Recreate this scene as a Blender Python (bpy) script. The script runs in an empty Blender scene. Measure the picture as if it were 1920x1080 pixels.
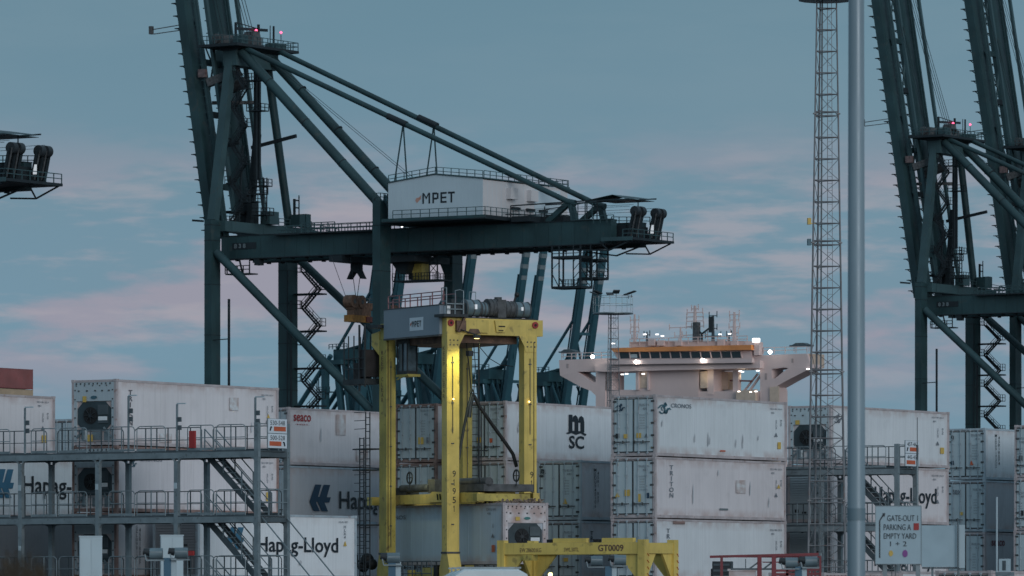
import bpy, math, random
from mathutils import Vector, Matrix
random.seed(7)
R = math.radians
sc = bpy.context.scene
COL = sc.collection

# ------------------------------------------------------------------ camera, sky, sun, exposure
F = 10400.0          # focal length in pixels of the 1920 px wide photograph
HZ = 1132.0          # horizon row (just under the frame)
CZ = 1.8             # eye height
cam_d = bpy.data.cameras.new("camera")
cam = bpy.data.objects.new("camera", cam_d)
COL.objects.link(cam)
cam.location = (0, 0, CZ)
cam.rotation_euler = (R(90), 0, 0)
cam_d.sensor_width = 36.0
cam_d.lens = F / 1920 * 36
cam_d.shift_y = (HZ - 540) / 1920
cam_d.clip_start = 1.0
cam_d.clip_end = 20000
cam_d.dof.use_dof = True
cam_d.dof.focus_distance = 275
cam_d.dof.aperture_fstop = 4.5
sc.camera = cam

SUN_EL, SUN_AZ = R(14), R(152)   # azimuth measured clockwise from +Y (view direction)
world = bpy.data.worlds.new("World")
sc.world = world
world.use_nodes = True
wn, wl = world.node_tree.nodes, world.node_tree.links
wn.clear()
def N(t, **k):
    n = wn.new(t)
    for a_, v_ in k.items(): setattr(n, a_, v_)
    return n
w_out = N('ShaderNodeOutputWorld'); w_bg = N('ShaderNodeBackground'); w_bg2 = N('ShaderNodeBackground'); w_add = N('ShaderNodeAddShader')
w_sky = N('ShaderNodeTexSky', sky_type='NISHITA', sun_disc=False, sun_elevation=R(-1.0), sun_rotation=SUN_AZ)
w_bg2.inputs[1].default_value = 0.05
wl.new(w_sky.outputs[0], w_bg2.inputs[0])
tc = N('ShaderNodeTexCoord'); sep = N('ShaderNodeSeparateXYZ')
wl.new(tc.outputs['Generated'], sep.inputs[0])
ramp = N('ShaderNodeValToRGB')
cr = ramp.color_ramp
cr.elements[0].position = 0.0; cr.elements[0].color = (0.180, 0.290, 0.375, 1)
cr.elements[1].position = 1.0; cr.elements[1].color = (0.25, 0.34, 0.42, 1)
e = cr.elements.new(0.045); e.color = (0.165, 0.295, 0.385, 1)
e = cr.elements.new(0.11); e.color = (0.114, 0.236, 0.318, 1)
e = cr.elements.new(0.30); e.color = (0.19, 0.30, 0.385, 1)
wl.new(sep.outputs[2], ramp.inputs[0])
def cloud(scale, noise_scale, lo, hi, seed, detail=5, dz=0.0):
    mp = N('ShaderNodeMapping'); mp.inputs['Scale'].default_value = scale; mp.inputs['Location'].default_value = (seed, seed * .7, seed * .3 + dz)
    nz = N('ShaderNodeTexNoise'); nz.inputs['Scale'].default_value = noise_scale; nz.inputs['Detail'].default_value = detail; nz.inputs['Roughness'].default_value = .55
    mr = N('ShaderNodeMapRange'); mr.interpolation_type = 'SMOOTHSTEP'
    mr.inputs['From Min'].default_value = lo; mr.inputs['From Max'].default_value = hi
    wl.new(tc.outputs['Generated'], mp.inputs[0]); wl.new(mp.outputs[0], nz.inputs[0]); wl.new(nz.outputs[0], mr.inputs[0])
    return mr.outputs[0]
def mulv(a_, b_, val=None):
    m = N('ShaderNodeMath', operation='MULTIPLY')
    wl.new(a_, m.inputs[0])
    if b_ is not None: wl.new(b_, m.inputs[1])
    else: m.inputs[1].default_value = val
    return m.outputs[0]
def mixc(fac, c1, c2):
    m = N('ShaderNodeMix', data_type='RGBA')
    wl.new(fac, m.inputs[0])
    for s_, c_ in ((m.inputs[6], c1), (m.inputs[7], c2)):
        if isinstance(c_, tuple): s_.default_value = c_
        else: wl.new(c_, s_)
    return m.outputs[2]
band = N('ShaderNodeMapRange'); band.interpolation_type = 'SMOOTHSTEP'      # clouds lie in the lower few degrees and thin out higher
band.inputs['From Min'].default_value = 0.090; band.inputs['From Max'].default_value = 0.066
wl.new(sep.outputs[2], band.inputs[0])
band2 = N('ShaderNodeMapRange'); band2.interpolation_type = 'SMOOTHSTEP'     # and the lowest strip over the horizon is clear
band2.inputs['From Min'].default_value = 0.030; band2.inputs['From Max'].default_value = 0.050
wl.new(sep.outputs[2], band2.inputs[0])
bd_ = mulv(band.outputs[0], band2.outputs[0])
c1 = mulv(cloud((20, 20, 74), 1.0, 0.455, 0.60, 60.4, 7, .40), bd_)          # broad pink masses
c2 = mulv(cloud((44, 44, 240), 1.0, 0.47, 0.68, 41.1, 8), bd_)         # thin bright streaks
c3 = cloud((9, 9, 40), 1.0, 0.38, 0.64, 5.7, 5)
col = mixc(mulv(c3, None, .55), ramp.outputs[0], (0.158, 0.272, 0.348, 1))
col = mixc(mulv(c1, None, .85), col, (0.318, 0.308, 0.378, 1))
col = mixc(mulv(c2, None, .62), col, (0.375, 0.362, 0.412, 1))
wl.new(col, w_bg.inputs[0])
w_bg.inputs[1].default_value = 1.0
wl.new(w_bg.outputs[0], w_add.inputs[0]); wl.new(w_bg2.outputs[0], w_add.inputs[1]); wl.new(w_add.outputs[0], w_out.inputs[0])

sun_d = bpy.data.lights.new("sun", 'SUN')
sun_d.energy = 1.1
sun_d.angle = R(35)
sun_d.color = (0.97, 0.98, 1.0)
sun = bpy.data.objects.new("sun", sun_d)
COL.objects.link(sun)
sd = Vector((math.sin(SUN_AZ) * math.cos(SUN_EL), math.cos(SUN_AZ) * math.cos(SUN_EL), math.sin(SUN_EL)))
sun.rotation_euler = (-sd).to_track_quat('-Z', 'Y').to_euler()
sun.location = (50, -20, 60)

sc.view_settings.view_transform = 'Standard'
sc.view_settings.look = 'None'
sc.view_settings.exposure = 0.0
sc.view_settings.gamma = 1.0
sc.view_settings.use_curve_mapping = False
sc.cycles.max_bounces = 6
sc.cycles.volume_bounces = 0

# ------------------------------------------------------------------ materials
MATS = {}
def mat(name, rgb, rough=.6, metal=0.0, var=.12, vscale=1.2, dirt=None, dirt_amt=0.0, streak=0.0, edge=None, emit=None, estr=0.0, bump=0.0, bscale=8, gscale=None):
    if name in MATS: return MATS[name]
    m = bpy.data.materials.new(name); m.use_nodes = True
    nt = m.node_tree; n = nt.nodes; l = nt.links
    b = n['Principled BSDF']
    b.inputs['Roughness'].default_value = rough; b.inputs['Metallic'].default_value = metal
    if emit:
        b.inputs['Emission Color'].default_value = (*emit, 1); b.inputs['Emission Strength'].default_value = estr
    t = n.new('ShaderNodeTexCoord'); oi = n.new('ShaderNodeObjectInfo')
    vm = n.new('ShaderNodeVectorMath'); vm.operation = 'MULTIPLY_ADD'
    l.new(oi.outputs['Random'], vm.inputs[0]); vm.inputs[1].default_value = (37, 53, 29); l.new(t.outputs['Object'], vm.inputs[2])
    P = vm.outputs[0]
    def noise(sc_, det=4, vec=(1, 1, 1)):
        mp = n.new('ShaderNodeMapping'); mp.inputs['Scale'].default_value = vec
        z = n.new('ShaderNodeTexNoise'); z.inputs['Scale'].default_value = sc_; z.inputs['Detail'].default_value = det
        l.new(P, mp.inputs[0]); l.new(mp.outputs[0], z.inputs[0]); return z.outputs[0]
    def mrange(x, a0, a1, b0, b1):
        q = n.new('ShaderNodeMapRange'); l.new(x, q.inputs[0])
        for i_, v_ in zip(('From Min', 'From Max', 'To Min', 'To Max'), (a0, a1, b0, b1)): q.inputs[i_].default_value = v_
        return q.outputs[0]
    def mix(fac, A, B):
        q = n.new('ShaderNodeMix'); q.data_type = 'RGBA'
        if isinstance(fac, float): q.inputs[0].default_value = fac
        else: l.new(fac, q.inputs[0])
        for s_, c_ in ((q.inputs[6], A), (q.inputs[7], B)):
            if isinstance(c_, tuple): s_.default_value = (*c_[:3], 1)
            else: l.new(c_, s_)
        return q.outputs[2]
    dark = tuple(c * (1 - var * 1.6) for c in rgb); light = tuple(min(1, c * (1 + var * .6)) for c in rgb)
    c = mix(mrange(noise(vscale), .3, .7, 0, 1), dark, light)
    if edge or (rgb[0] > .3 and 'wall' in name): c = mix(mrange(noise(1.0, 3, (9, 9, .02)), .45, .60, 0, .10), c, tuple(x * .6 for x in rgb)); c = mix(mrange(noise(1.0, 5, (2.2, 2.2, .5)),   .56, .70, 0, .13), c, tuple(x * .62 for x in rgb))
    if streak: c = mix(mrange(noise(1.0, 5, (7, 7, .35)), .52, .72, 0, streak), c, tuple(x * .55 for x in rgb))
    if dirt: c = mix(mrange(noise(vscale * 3.1, 6), .60, .70, 0, dirt_amt), c, dirt)
    if edge:                                   # rust and grime collecting along the top and bottom rails of a box
        sx = n.new('ShaderNodeSeparateXYZ'); l.new(t.outputs['Object'], sx.inputs[0])
        d1 = mrange(sx.outputs[2], 2.35, 2.9, 0, .62); d2 = mrange(sx.outputs[2], .55, .05, 0, .62)
        mx = n.new('ShaderNodeMath'); mx.operation = 'MAXIMUM'; l.new(d1, mx.inputs[0]); l.new(d2, mx.inputs[1])
        d3 = mrange(sx.outputs[0], .5, .0, 0, .62); d4 = mrange(sx.outputs[0], 11.7, 12.2, 0, .62)
        mx2 = n.new('ShaderNodeMath'); mx2.operation = 'MAXIMUM'; l.new(d3, mx2.inputs[0]); l.new(d4, mx2.inputs[1])
        mx3 = n.new('ShaderNodeMath'); mx3.operation = 'MAXIMUM'; l.new(mx.outputs[0], mx3.inputs[0]); l.new(mx2.outputs[0], mx3.inputs[1])
        mu = n.new('ShaderNodeMath'); mu.operation = 'MULTIPLY'; l.new(mx3.outputs[0], mu.inputs[0]); l.new(mrange(noise(1.6, 6), .35, .62, .1, 1.3), mu.inputs[1])
        c = mix(mu.outputs[0], c, edge)
    l.new(c, b.inputs['Base Color'])
    l.new(mrange(noise(vscale * 2), .3, .7, max(.05, rough - .1), min(1, rough + .12)), b.inputs['Roughness'])
    if bump:
        bp = n.new('ShaderNodeBump'); bp.inputs['Strength'].default_value = bump; bp.inputs['Distance'].default_value = .05
        l.new(noise(bscale, 4), bp.inputs['Height']); l.new(bp.outputs[0], b.inputs['Normal'])
    MATS[name] = m
    return m
RUST = (.25, .115, .075)
M = dict(
    asphalt=mat('asphalt', (.05, .052, .055), .85, var=.25, vscale=.2, bump=.3),
    water=mat('water', (.03, .05, .06), .12, var=.1, vscale=.02, bump=.6, bscale=.5),
    crane=mat('crane_paint', (.023, .060, .068), .5, var=.26, vscale=.25, dirt=(.045, .062, .062), dirt_amt=.65, streak=.5),
    crane_l=mat('crane_paint_faded', (.040, .085, .096), .55, var=.14, vscale=.4, dirt=(.06, .07, .07), dirt_amt=.5, streak=.3),
    crane_d=mat('dark_crane_steel', (.012, .020, .026), .6, var=.2, vscale=.8),
    far=mat('teal_crane_paint', (.018, .072, .095), .5, var=.12, vscale=.3),
    far_d=mat('teal_crane_steel', (.016, .066, .082), .5, var=.15, vscale=.3),
    brick=mat('faded_red_marking', (.20, .07, .06), .6), pale=mat('pale_marking', (.15, .185, .20), .6),
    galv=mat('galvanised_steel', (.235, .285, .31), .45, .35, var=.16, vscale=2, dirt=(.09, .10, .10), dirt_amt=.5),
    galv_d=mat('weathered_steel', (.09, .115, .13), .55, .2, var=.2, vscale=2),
    mast=mat('mast_steel', (.20, .205, .22), .55, .2, var=.2, vscale=2, dirt=(.20, .10, .07), dirt_amt=.6),
    pole=mat('pole_paint', (.25, .33, .38), .38, .1, var=.08, vscale=.5, streak=.15),
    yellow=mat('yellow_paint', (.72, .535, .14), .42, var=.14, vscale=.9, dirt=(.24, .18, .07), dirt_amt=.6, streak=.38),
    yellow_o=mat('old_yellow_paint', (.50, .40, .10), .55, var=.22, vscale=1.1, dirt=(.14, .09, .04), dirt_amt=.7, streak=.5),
    black=mat('black_rubber', (.012, .013, .015), .6, var=.2), dark=mat('dark_grey', (.025, .032, .038), .55, var=.2),
    ink=mat('black_lettering', (.012, .018, .026), .5, var=.1), ink_soft=mat('worn_grey_lettering', (.20, .22, .25), .6, var=.25, vscale=3),
    navy=mat('navy_lettering', (.014, .045, .085), .5, var=.1), blue=mat('blue_logo', (.045, .155, .25), .5, var=.1), teal=mat('teal_logo', (.05, .13, .17), .5, var=.2, vscale=4),
    red=mat('red_paint', (.38, .035, .035), .5, var=.15), red_st=mat('red_steel', (.20, .03, .04), .5, var=.2, vscale=1.2, dirt=(.10, .03, .03), dirt_amt=.5),
    orange=mat('orange_panel', (.56, .12, .05), .5, var=.1), sticker=mat('yellow_sticker', (.62, .42, .10), .5, var=.12, vscale=5), purple=mat('purple_dot', (.24, .07, .28), .5), 
    white=mat('white_paint', (.74, .76, .78), .4, var=.07, vscale=.8, streak=.12), cabinet=mat('cabinet_paint', (.42, .52, .57), .45, var=.06, vscale=1),
    sign=mat('sign_face', (.36, .47, .53), .4, var=.05, vscale=2), signw=mat('white_sign_face', (.66, .72, .78), .4, var=.05),
    hull=mat('ship_hull', (.03, .035, .05), .5, var=.1, vscale=.05), ship=mat('ship_cream_paint', (.68, .535, .515), .55, var=.07, vscale=.15, streak=.12),
    ship_o=mat('ship_orange_band', (.78, .30, .10), .55, var=.12, vscale=.3), ship_y=mat('ship_lit_wall', (.64, .50, .40), .5, var=.1),  # ship_y: warm lamp light put into the wall colour
    glass=mat('dark_glass', (.02, .035, .045), .12, var=.1), 
    house=mat('machinery_house_cladding', (.52, .62, .68), .5, var=.05, vscale=.15, streak=.12), house_s=mat('machinery_house_pale_cladding', (.60, .585, .60), .5, var=.06, vscale=.15, streak=.15),
    tarp=mat('grey_panel', (.24, .29, .34), .5, var=.07, vscale=.5, streak=.1),
    rusty=mat('rusty_brown_steel', (.17, .10, .07), .7, var=.35, vscale=2.5, dirt=(.30, .17, .10), dirt_amt=.8), amber_steel=mat('orange_brown_steel', (.35, .17, .04), .6, var=.3, vscale=2),
    motor=mat('grey_blue_motor', (.15, .21, .24), .4, .1, var=.2, vscale=2), grime=mat('grimy_grey_steel', (.09, .095, .10), .6, var=.35, vscale=3, dirt=(.03, .03, .03), dirt_amt=.7),
    lamp=mat('lit_lamp', (1, 1, 1), .5, emit=(1, .97, .9), estr=14), lamp_s=mat('small_lit_lamp', (1, 1, 1), .5, emit=(1, .97, .95), estr=2.2), lamp_w=mat('warm_lit_lamp', (1, .8, .4), .5, emit=(1, .72, .25), estr=5),
    lamp_r=mat('red_beacon', (1, .1, .2), .5, emit=(1, .10, .22), estr=3), lamp_c=mat('cool_lit_panel', (.5, .5, .5), .5, emit=(.85, .92, 1), estr=.45),
    tyre=mat('tyre', (.015, .015, .017), .85), reed=mat('dry_reed', (.055, .042, .028), .9, var=.4, vscale=6),
    cladr=mat('red_container_paint', (.25, .085, .085), .6, var=.14, vscale=.5, dirt=(.2, .06, .05), dirt_amt=.5, streak=.3),
    beige=mat('beige_container_paint', (.42, .32, .22), .6, var=.14, vscale=.5, streak=.3),
    van=mat('van_paint', (.66, .72, .74), .25, var=.03), 
    gasket=mat('door_gasket', (.03, .045, .055), .6, var=.2), slot=mat('dark_recess', (.012, .014, .016), .8),
)
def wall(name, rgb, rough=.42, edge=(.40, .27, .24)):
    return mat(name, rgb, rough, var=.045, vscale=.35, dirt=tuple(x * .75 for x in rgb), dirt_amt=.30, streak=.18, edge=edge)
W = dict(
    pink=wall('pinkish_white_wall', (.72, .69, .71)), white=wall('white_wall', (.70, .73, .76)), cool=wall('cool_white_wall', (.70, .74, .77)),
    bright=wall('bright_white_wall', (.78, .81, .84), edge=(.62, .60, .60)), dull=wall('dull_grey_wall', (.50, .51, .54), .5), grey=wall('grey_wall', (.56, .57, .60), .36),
    shade=wall('shade_tinted_wall', (.50, .60, .68), .38), door=wall('door_blue_white', (.47, .56, .60), .45, None), doorg=wall('door_grey_white', (.42, .49, .53), .5, None),  # shade: the carried box's shaded side put into its wall colour
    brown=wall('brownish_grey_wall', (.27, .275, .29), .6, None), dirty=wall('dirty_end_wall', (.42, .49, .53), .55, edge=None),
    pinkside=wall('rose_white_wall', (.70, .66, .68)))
FR = mat('container_frame', (.47, .42, .43), .55, var=.16, vscale=1.5, dirt=RUST, dirt_amt=.55, streak=.2)
FR2 = mat('rusted_container_frame', (.30, .20, .18), .65, var=.3, vscale=1.6, dirt=(.16, .06, .045), dirt_amt=.8)
FR3 = mat('grey_container_frame', (.40, .47, .52), .5, var=.14, vscale=1.5, dirt=(.22, .12, .10), dirt_amt=.5)

# ------------------------------------------------------------------ mesh helpers
class MB:
    def __init__(s): s.v = []; s.f = []; s.sm = []
    def add(s, vs, fs, smooth=False):
        o = len(s.v); s.v += [tuple(v) for v in vs]; s.f += [[i + o for i in f] for f in fs]; s.sm += [smooth] * len(fs); return s
    def box(s, x0, x1, y0, y1, z0, z1):
        if x0 > x1: x0, x1 = x1, x0
        if y0 > y1: y0, y1 = y1, y0
        if z0 > z1: z0, z1 = z1, z0
        return s.add([(x0, y0, z0), (x1, y0, z0), (x1, y1, z0), (x0, y1, z0), (x0, y0, z1), (x1, y0, z1), (x1, y1, z1), (x0, y1, z1)],
              [(0, 3, 2, 1), (4, 5, 6, 7), (0, 1, 5, 4), (1, 2, 6, 5), (2, 3, 7, 6), (3, 0, 4, 7)])
    def frame(s, p, q):
        p, q = Vector(p), Vector(q); d = (q - p).normalized()
        up = Vector((0, 0, 1)) if abs(d.z) < .95 else Vector((0, 1, 0))
        a = d.cross(up).normalized(); b = a.cross(d).normalized(); return p, q, a, b
    def bar(s, p, q, w, h=None, w2=None, h2=None):
        h = h or w; w2 = w2 or w; h2 = h2 or h
        p, q, a, b = s.frame(p, q)
        vs = [c + a * (sx * ww / 2) + b * (sy * hh / 2) for c, ww, hh in ((p, w, h), (q, w2, h2)) for sx, sy in ((-1, -1), (1, -1), (1, 1), (-1, 1))]
        return s.add(vs, [(0, 1, 2, 3), (4, 7, 6, 5), (0, 4, 5, 1), (1, 5, 6, 2), (2, 6, 7, 3), (3, 7, 4, 0)])
    def tube(s, p, q, r, n=8, r2=None, caps=True):
        r2 = r if r2 is None else r2
        p, q, a, b = s.frame(p, q)
        ring = lambda c, rr: [c + a * (rr * math.cos(2 * math.pi * i / n)) + b * (rr * math.sin(2 * math.pi * i / n)) for i in range(n)]
        A, B = ring(p, r), ring(q, r2)
        s.add(A + B, [(i, (i + 1) % n, n + (i + 1) % n, n + i) for i in range(n)], n > 5)
        if caps: s.add(A, [tuple(range(n))[::-1]]); s.add(B, [tuple(range(n))])
        return s
    def path(s, pts, r, n=6):
        for p, q in zip(pts, pts[1:]): s.tube(p, q, r, n)
        return s
    def prism(s, poly, ax, t0, t1):
        """extrude a closed 2D outline along axis ax ('x': outline in y,z; 'y': in x,z; 'z': in x,y)"""
        def mk(a, b, t): return (t, a, b) if ax == 'x' else ((a, t, b) if ax == 'y' else (a, b, t))
        n = len(poly); vs = [mk(a, b, t0) for a, b in poly] + [mk(a, b, t1) for a, b in poly]
        return s.add(vs, [tuple(range(n)), tuple(range(n, 2 * n))[::-1]] + [(i, n + i, n + (i + 1) % n, (i + 1) % n) for i in range(n)])
    def ball(s, c, r, n=8, m=5):
        c = Vector(c); vs = []; fs = []
        for j in range(m + 1):
            t = math.pi * j / m
            for i in range(n): vs.append(c + Vector((r * math.sin(t) * math.cos(2 * math.pi * i / n), r * math.sin(t) * math.sin(2 * math.pi * i / n), r * math.cos(t))))
        for j in range(m):
            for i in range(n): fs.append((j * n + i, (j + 1) * n + i, (j + 1) * n + (i + 1) % n, j * n + (i + 1) % n))
        return s.add(vs, fs, True)
    def rail(s, p, q, h=1.1, step=1.5, r=.03, mids=1):
        """guard rail from p to q: posts, top rail and mid rails"""
        p, q = Vector(p), Vector(q); L = (q - p).length; n = max(1, round(L / step)); U = Vector((0, 0, 1))
        for i in range(n + 1):
            a = p.lerp(q, i / n); s.bar(a, a + U * h, r * 2)
        for k in range(mids + 1):
            z = U * (h * (1 - k * .5)); s.bar(p + z, q + z, r * 2)
        return s
    def stair(s, p, q, wid, n=9, hr=1.0, r=.04):
        """flight from p (low) to q (high), wid = width vector"""
        p, q, wid = Vector(p), Vector(q), Vector(wid); U = Vector((0, 0, 1))
        for o in (Vector((0, 0, 0)), wid):
            s.bar(p + o, q + o, .09, .28)
            if hr:
                s.bar(p + o + U * hr, q + o + U * hr, r * 2); s.bar(p + o + U * hr * .5, q + o + U * hr * .5, r * 1.6)
                for t in (.02, .5, .98): c = p.lerp(q, t) + o; s.bar(c, c + U * hr, r * 2)
        for i in range(n):
            c = p.lerp(q, (i + .5) / n); s.bar(c, c + wid, .26, .05)
        return s
    def mesh(s, name, m=None):
        me = bpy.data.meshes.new(name); me.from_pydata(s.v, [], s.f)
        me.polygons.foreach_set('use_smooth', s.sm); me.update()
        bm_fix(me)
        if m: me.materials.append(m)
        return me
    def build(s, name, m, parent=None, **k):
        return put(name, s.mesh(name, m), parent, **k)
import bmesh
def bm_fix(me):
    b = bmesh.new(); b.from_mesh(me); bmesh.ops.recalc_face_normals(b, faces=b.faces); b.to_mesh(me); b.free()
def put(name, me, parent=None, loc=(0, 0, 0), rz=0, label=None, cat=None, group=None, kind=None, mtx=None):
    o = bpy.data.objects.new(name, me); COL.objects.link(o); o.parent = parent
    if mtx is not None: o.matrix_local = mtx
    else: o.location = loc; o.rotation_euler = (0, 0, rz)
    for k, v in (('label', label), ('category', cat), ('group', group), ('kind', kind)):
        if v: o[k] = v
    return o
def thing(name, loc, rz, label, cat, group=None):
    return put(name, None, None, loc, rz, label, cat, group)
def copy_tree(o, parent=None):
    c = o.copy(); COL.objects.link(c); c.parent = parent
    if parent is not None: c.matrix_parent_inverse = o.matrix_parent_inverse
    for ch in list(KIDS.get(o.name, [])): copy_tree(ch, c)
    return c
KIDS = {}
def index_kids():
    KIDS.clear()
    for o in COL.objects:
        if o.parent: KIDS.setdefault(o.parent.name, []).append(o)
def at(px, py, d): return Vector(((px - 960) / F * d, d, CZ + (HZ - py) / F * d))

_txt = {}
def text_mesh(s, bold=0.0, align='LEFT', line=1.0):
    """text as a mesh whose bounding box is the unit square in x, y"""
    key = (s, bold, align, line)
    if key in _txt: return _txt[key]
    cu = bpy.data.curves.new('t', 'FONT'); cu.body = s; cu.offset = bold; cu.align_x = align; cu.space_line = line; cu.resolution_u = 3
    ob = bpy.data.objects.new('t', cu); COL.objects.link(ob)
    me = bpy.data.meshes.new_from_object(ob)
    bpy.data.objects.remove(ob); bpy.data.curves.remove(cu)
    xs = [v.co.x for v in me.vertices]; ys = [v.co.y for v in me.vertices]
    x0, x1, y0, y1 = min(xs), max(xs), min(ys), max(ys)
    for v in me.vertices: v.co = ((v.co.x - x0) / (x1 - x0 + 1e-9), (v.co.y - y0) / (y1 - y0 + 1e-9), 0)
    _txt[key] = me; return me
def poly_mesh(polys, name='mark'):
    vs, fs = [], []
    for p in polys:
        o = len(vs); vs += [(x, y, 0) for x, y in p]; fs.append(list(range(o, o + len(p))))
    me = bpy.data.meshes.new(name); me.from_pydata(vs, [], fs); me.update(); return me
_mm = {}
def with_mat(me, m):
    k = (me.name, m.name)
    if k not in _mm:
        c = me.copy(); c.materials.clear(); c.materials.append(m); _mm[k] = c
    return _mm[k]
def mark(me, m, parent, o, xdir, w, h, name='lettering', zdir=(0, 0, 1)):
    """lay a unit-square mark on a face: o = lower-left corner, xdir = reading direction"""
    x = Vector(xdir).normalized(); z = Vector(zdir).normalized(); nrm = x.cross(z)
    mt = Matrix.Identity(4)
    for i in range(3): mt[i][0] = x[i] * w; mt[i][1] = z[i] * h; mt[i][2] = nrm[i]; mt[i][3] = o[i] + nrm[i] * .012
    return put(name, with_mat(me, m), parent, mtx=mt)
HL = poly_mesh([[(.27, 1), (.56, 1), (.40, .54), (.47, .54), (.66, 1), (.97, 1), (.81, .535), (1, .535), (.93, .335), (.70, .335), (.87, 0), (.57, 0), (.38, .345), (.30, .345), (.49, 0), (.19, 0), (0, .35)]], 'logo')
def ring_poly(cx, cy, rx, ry, t, a0=0, a1=360, n=14):
    o = [(cx + rx * math.cos(R(a0 + (a1 - a0) * i / n)), cy + ry * math.sin(R(a0 + (a1 - a0) * i / n))) for i in range(n + 1)]
    i_ = [(cx + (rx - t) * math.cos(R(a0 + (a1 - a0) * i / n)), cy + (ry - t) * math.sin(R(a0 + (a1 - a0) * i / n))) for i in range(n + 1)]
    return [[o[k], o[k + 1], i_[k + 1], i_[k]] for k in range(n)]
DRAGON = poly_mesh(ring_poly(.34, .38, .24, .38, .09, -150, 160) + ring_poly(.38, .45, .11, .18, .06, 0, 300) +
    [[(.5, .55), (.66, .62), (.56, .98), (.46, .8)], [(.55, .75), (.72, .68), (.60, .95)], [(.5, .1), (.66, .05), (.86, .48), (.72, .5)], [(.8, .42), (1, .34), (.86, .56)], [(.02, .45), (.14, .6), (.1, .4)]] + ring_poly(.6, .2, .14, .18, .07, 180, 380, 8), 'emblem')
M_SC = poly_mesh([[(.12, .50), (.12, 1), (.30, 1), (.30, .50)], [(.42, .50), (.42, .80), (.60, .80), (.60, .50)], [(.72, .50), (.72, .80), (.90, .80), (.90, .50)],
    [(.30, .82), (.34, .95), (.46, .995), (.56, .93), (.60, .82), (.60, .78), (.42, .78), (.42, .80), (.30, .80)], [(.60, .82), (.64, .93), (.74, .98), (.86, .93), (.90, .80), (.90, .78), (.72, .78), (.60, .78)],
    [(0, .47), (.02, .44), (.15, .44), (.25, .47), (.36, .45), (.5, .42), (.62, .45), (.72, .47), (.82, .44), (.94, .40), (1, .42), (1, .46), (.92, .47), (.85, .50), (.78, .53), (.62, .53), (.42, .53), (.2, .53), (.08, .48)]], 'emblem')
def _st(x0, x1, y0, y1): return [(x0, y0), (x1, y0), (x1, y1), (x0, y1)]
MPET = poly_mesh([_st(0, .05, 0, 1), _st(.19, .24, 0, 1), [(.05, 1), (.05, .82), (.12, .38), (.12, .62)], [(.19, 1), (.19, .82), (.12, .38), (.12, .62)],
    _st(.31, .36, 0, 1), _st(.36, .45, .82, 1), _st(.36, .45, .34, .52), _st(.45, .50, .40, .94),
    _st(.56, .61, 0, 1), _st(.61, .75, .83, 1), _st(.61, .74, .42, .58), _st(.61, .75, 0, .17), _st(.79, 1, .83, 1), _st(.87, .92, 0, .83)], 'company_name')
ONE = poly_mesh([_st(.35, .65, 0, 1), [(.35, 1), (.35, .78), (0, .66), (0, .80)]], 'numeral')
SQ = poly_mesh([[(0, 0), (1, 0), (1, 1), (0, 1)]], 'patch')
TRI = poly_mesh([[(0, 0), (1, 0), (.5, 1)]], 'triangle')
OVAL = poly_mesh([[(.5 + .5 * math.cos(i * math.pi / 8), .5 + .5 * math.sin(i * math.pi / 8)) for i in range(16)]], 'oval')
FLAME = poly_mesh([[(0, .35), (.25, .05), (.95, .6), (.8, .45), (1, 1), (.35, .55), (.9, .75), (.12, .65)]], 'emblem')
BEACON = None

# ------------------------------------------------------------------ ground, quay water
g = MB(); g.add([(-9000, -300, 0), (9000, -300, 0), (9000, 0, 0), (-9000, 0, 0)], [(0, 1, 2, 3)])
ground = MB().add([(-3000, -400, 0), (3000, -400, 0), (3000, 3770, 0), (-3000, -460 + 20, 0)], [(0, 1, 2, 3)])
A_C = R(57)                                        # direction in which the quay and the container rows run
U = Vector((math.cos(A_C), math.sin(A_C), 0)); G_ = Vector((math.sin(A_C), -math.cos(A_C), 0))
def cr_pt(gx, q, z=0, X0=-44.47, Y0=820.0): return Vector((X0, Y0, 0)) + G_ * gx + U * q + Vector((0, 0, z))
qe = -5.0
MB().add([cr_pt(qe, -3000), cr_pt(3000, -3000), cr_pt(3000, 6000), cr_pt(qe, 6000)], [(0, 1, 2, 3)]).build('ground', M['asphalt'], kind='structure')
MB().add([cr_pt(-6000, -6000, -4), cr_pt(6000, -6000, -4), cr_pt(6000, 12000, -4), cr_pt(-6000, 12000, -4)], [(0, 1, 2, 3)]).build('water', M['water'], kind='structure')
MB().prism([(qe - .6, -6), (qe - .02, -6), (qe - .02, .25), (qe - .6, .25)], 'y', -1500, 3000).build('quay_wall', M['asphalt'], None, loc=(-44.47, 820, 0), rz=A_C - R(90), kind='structure')

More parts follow.
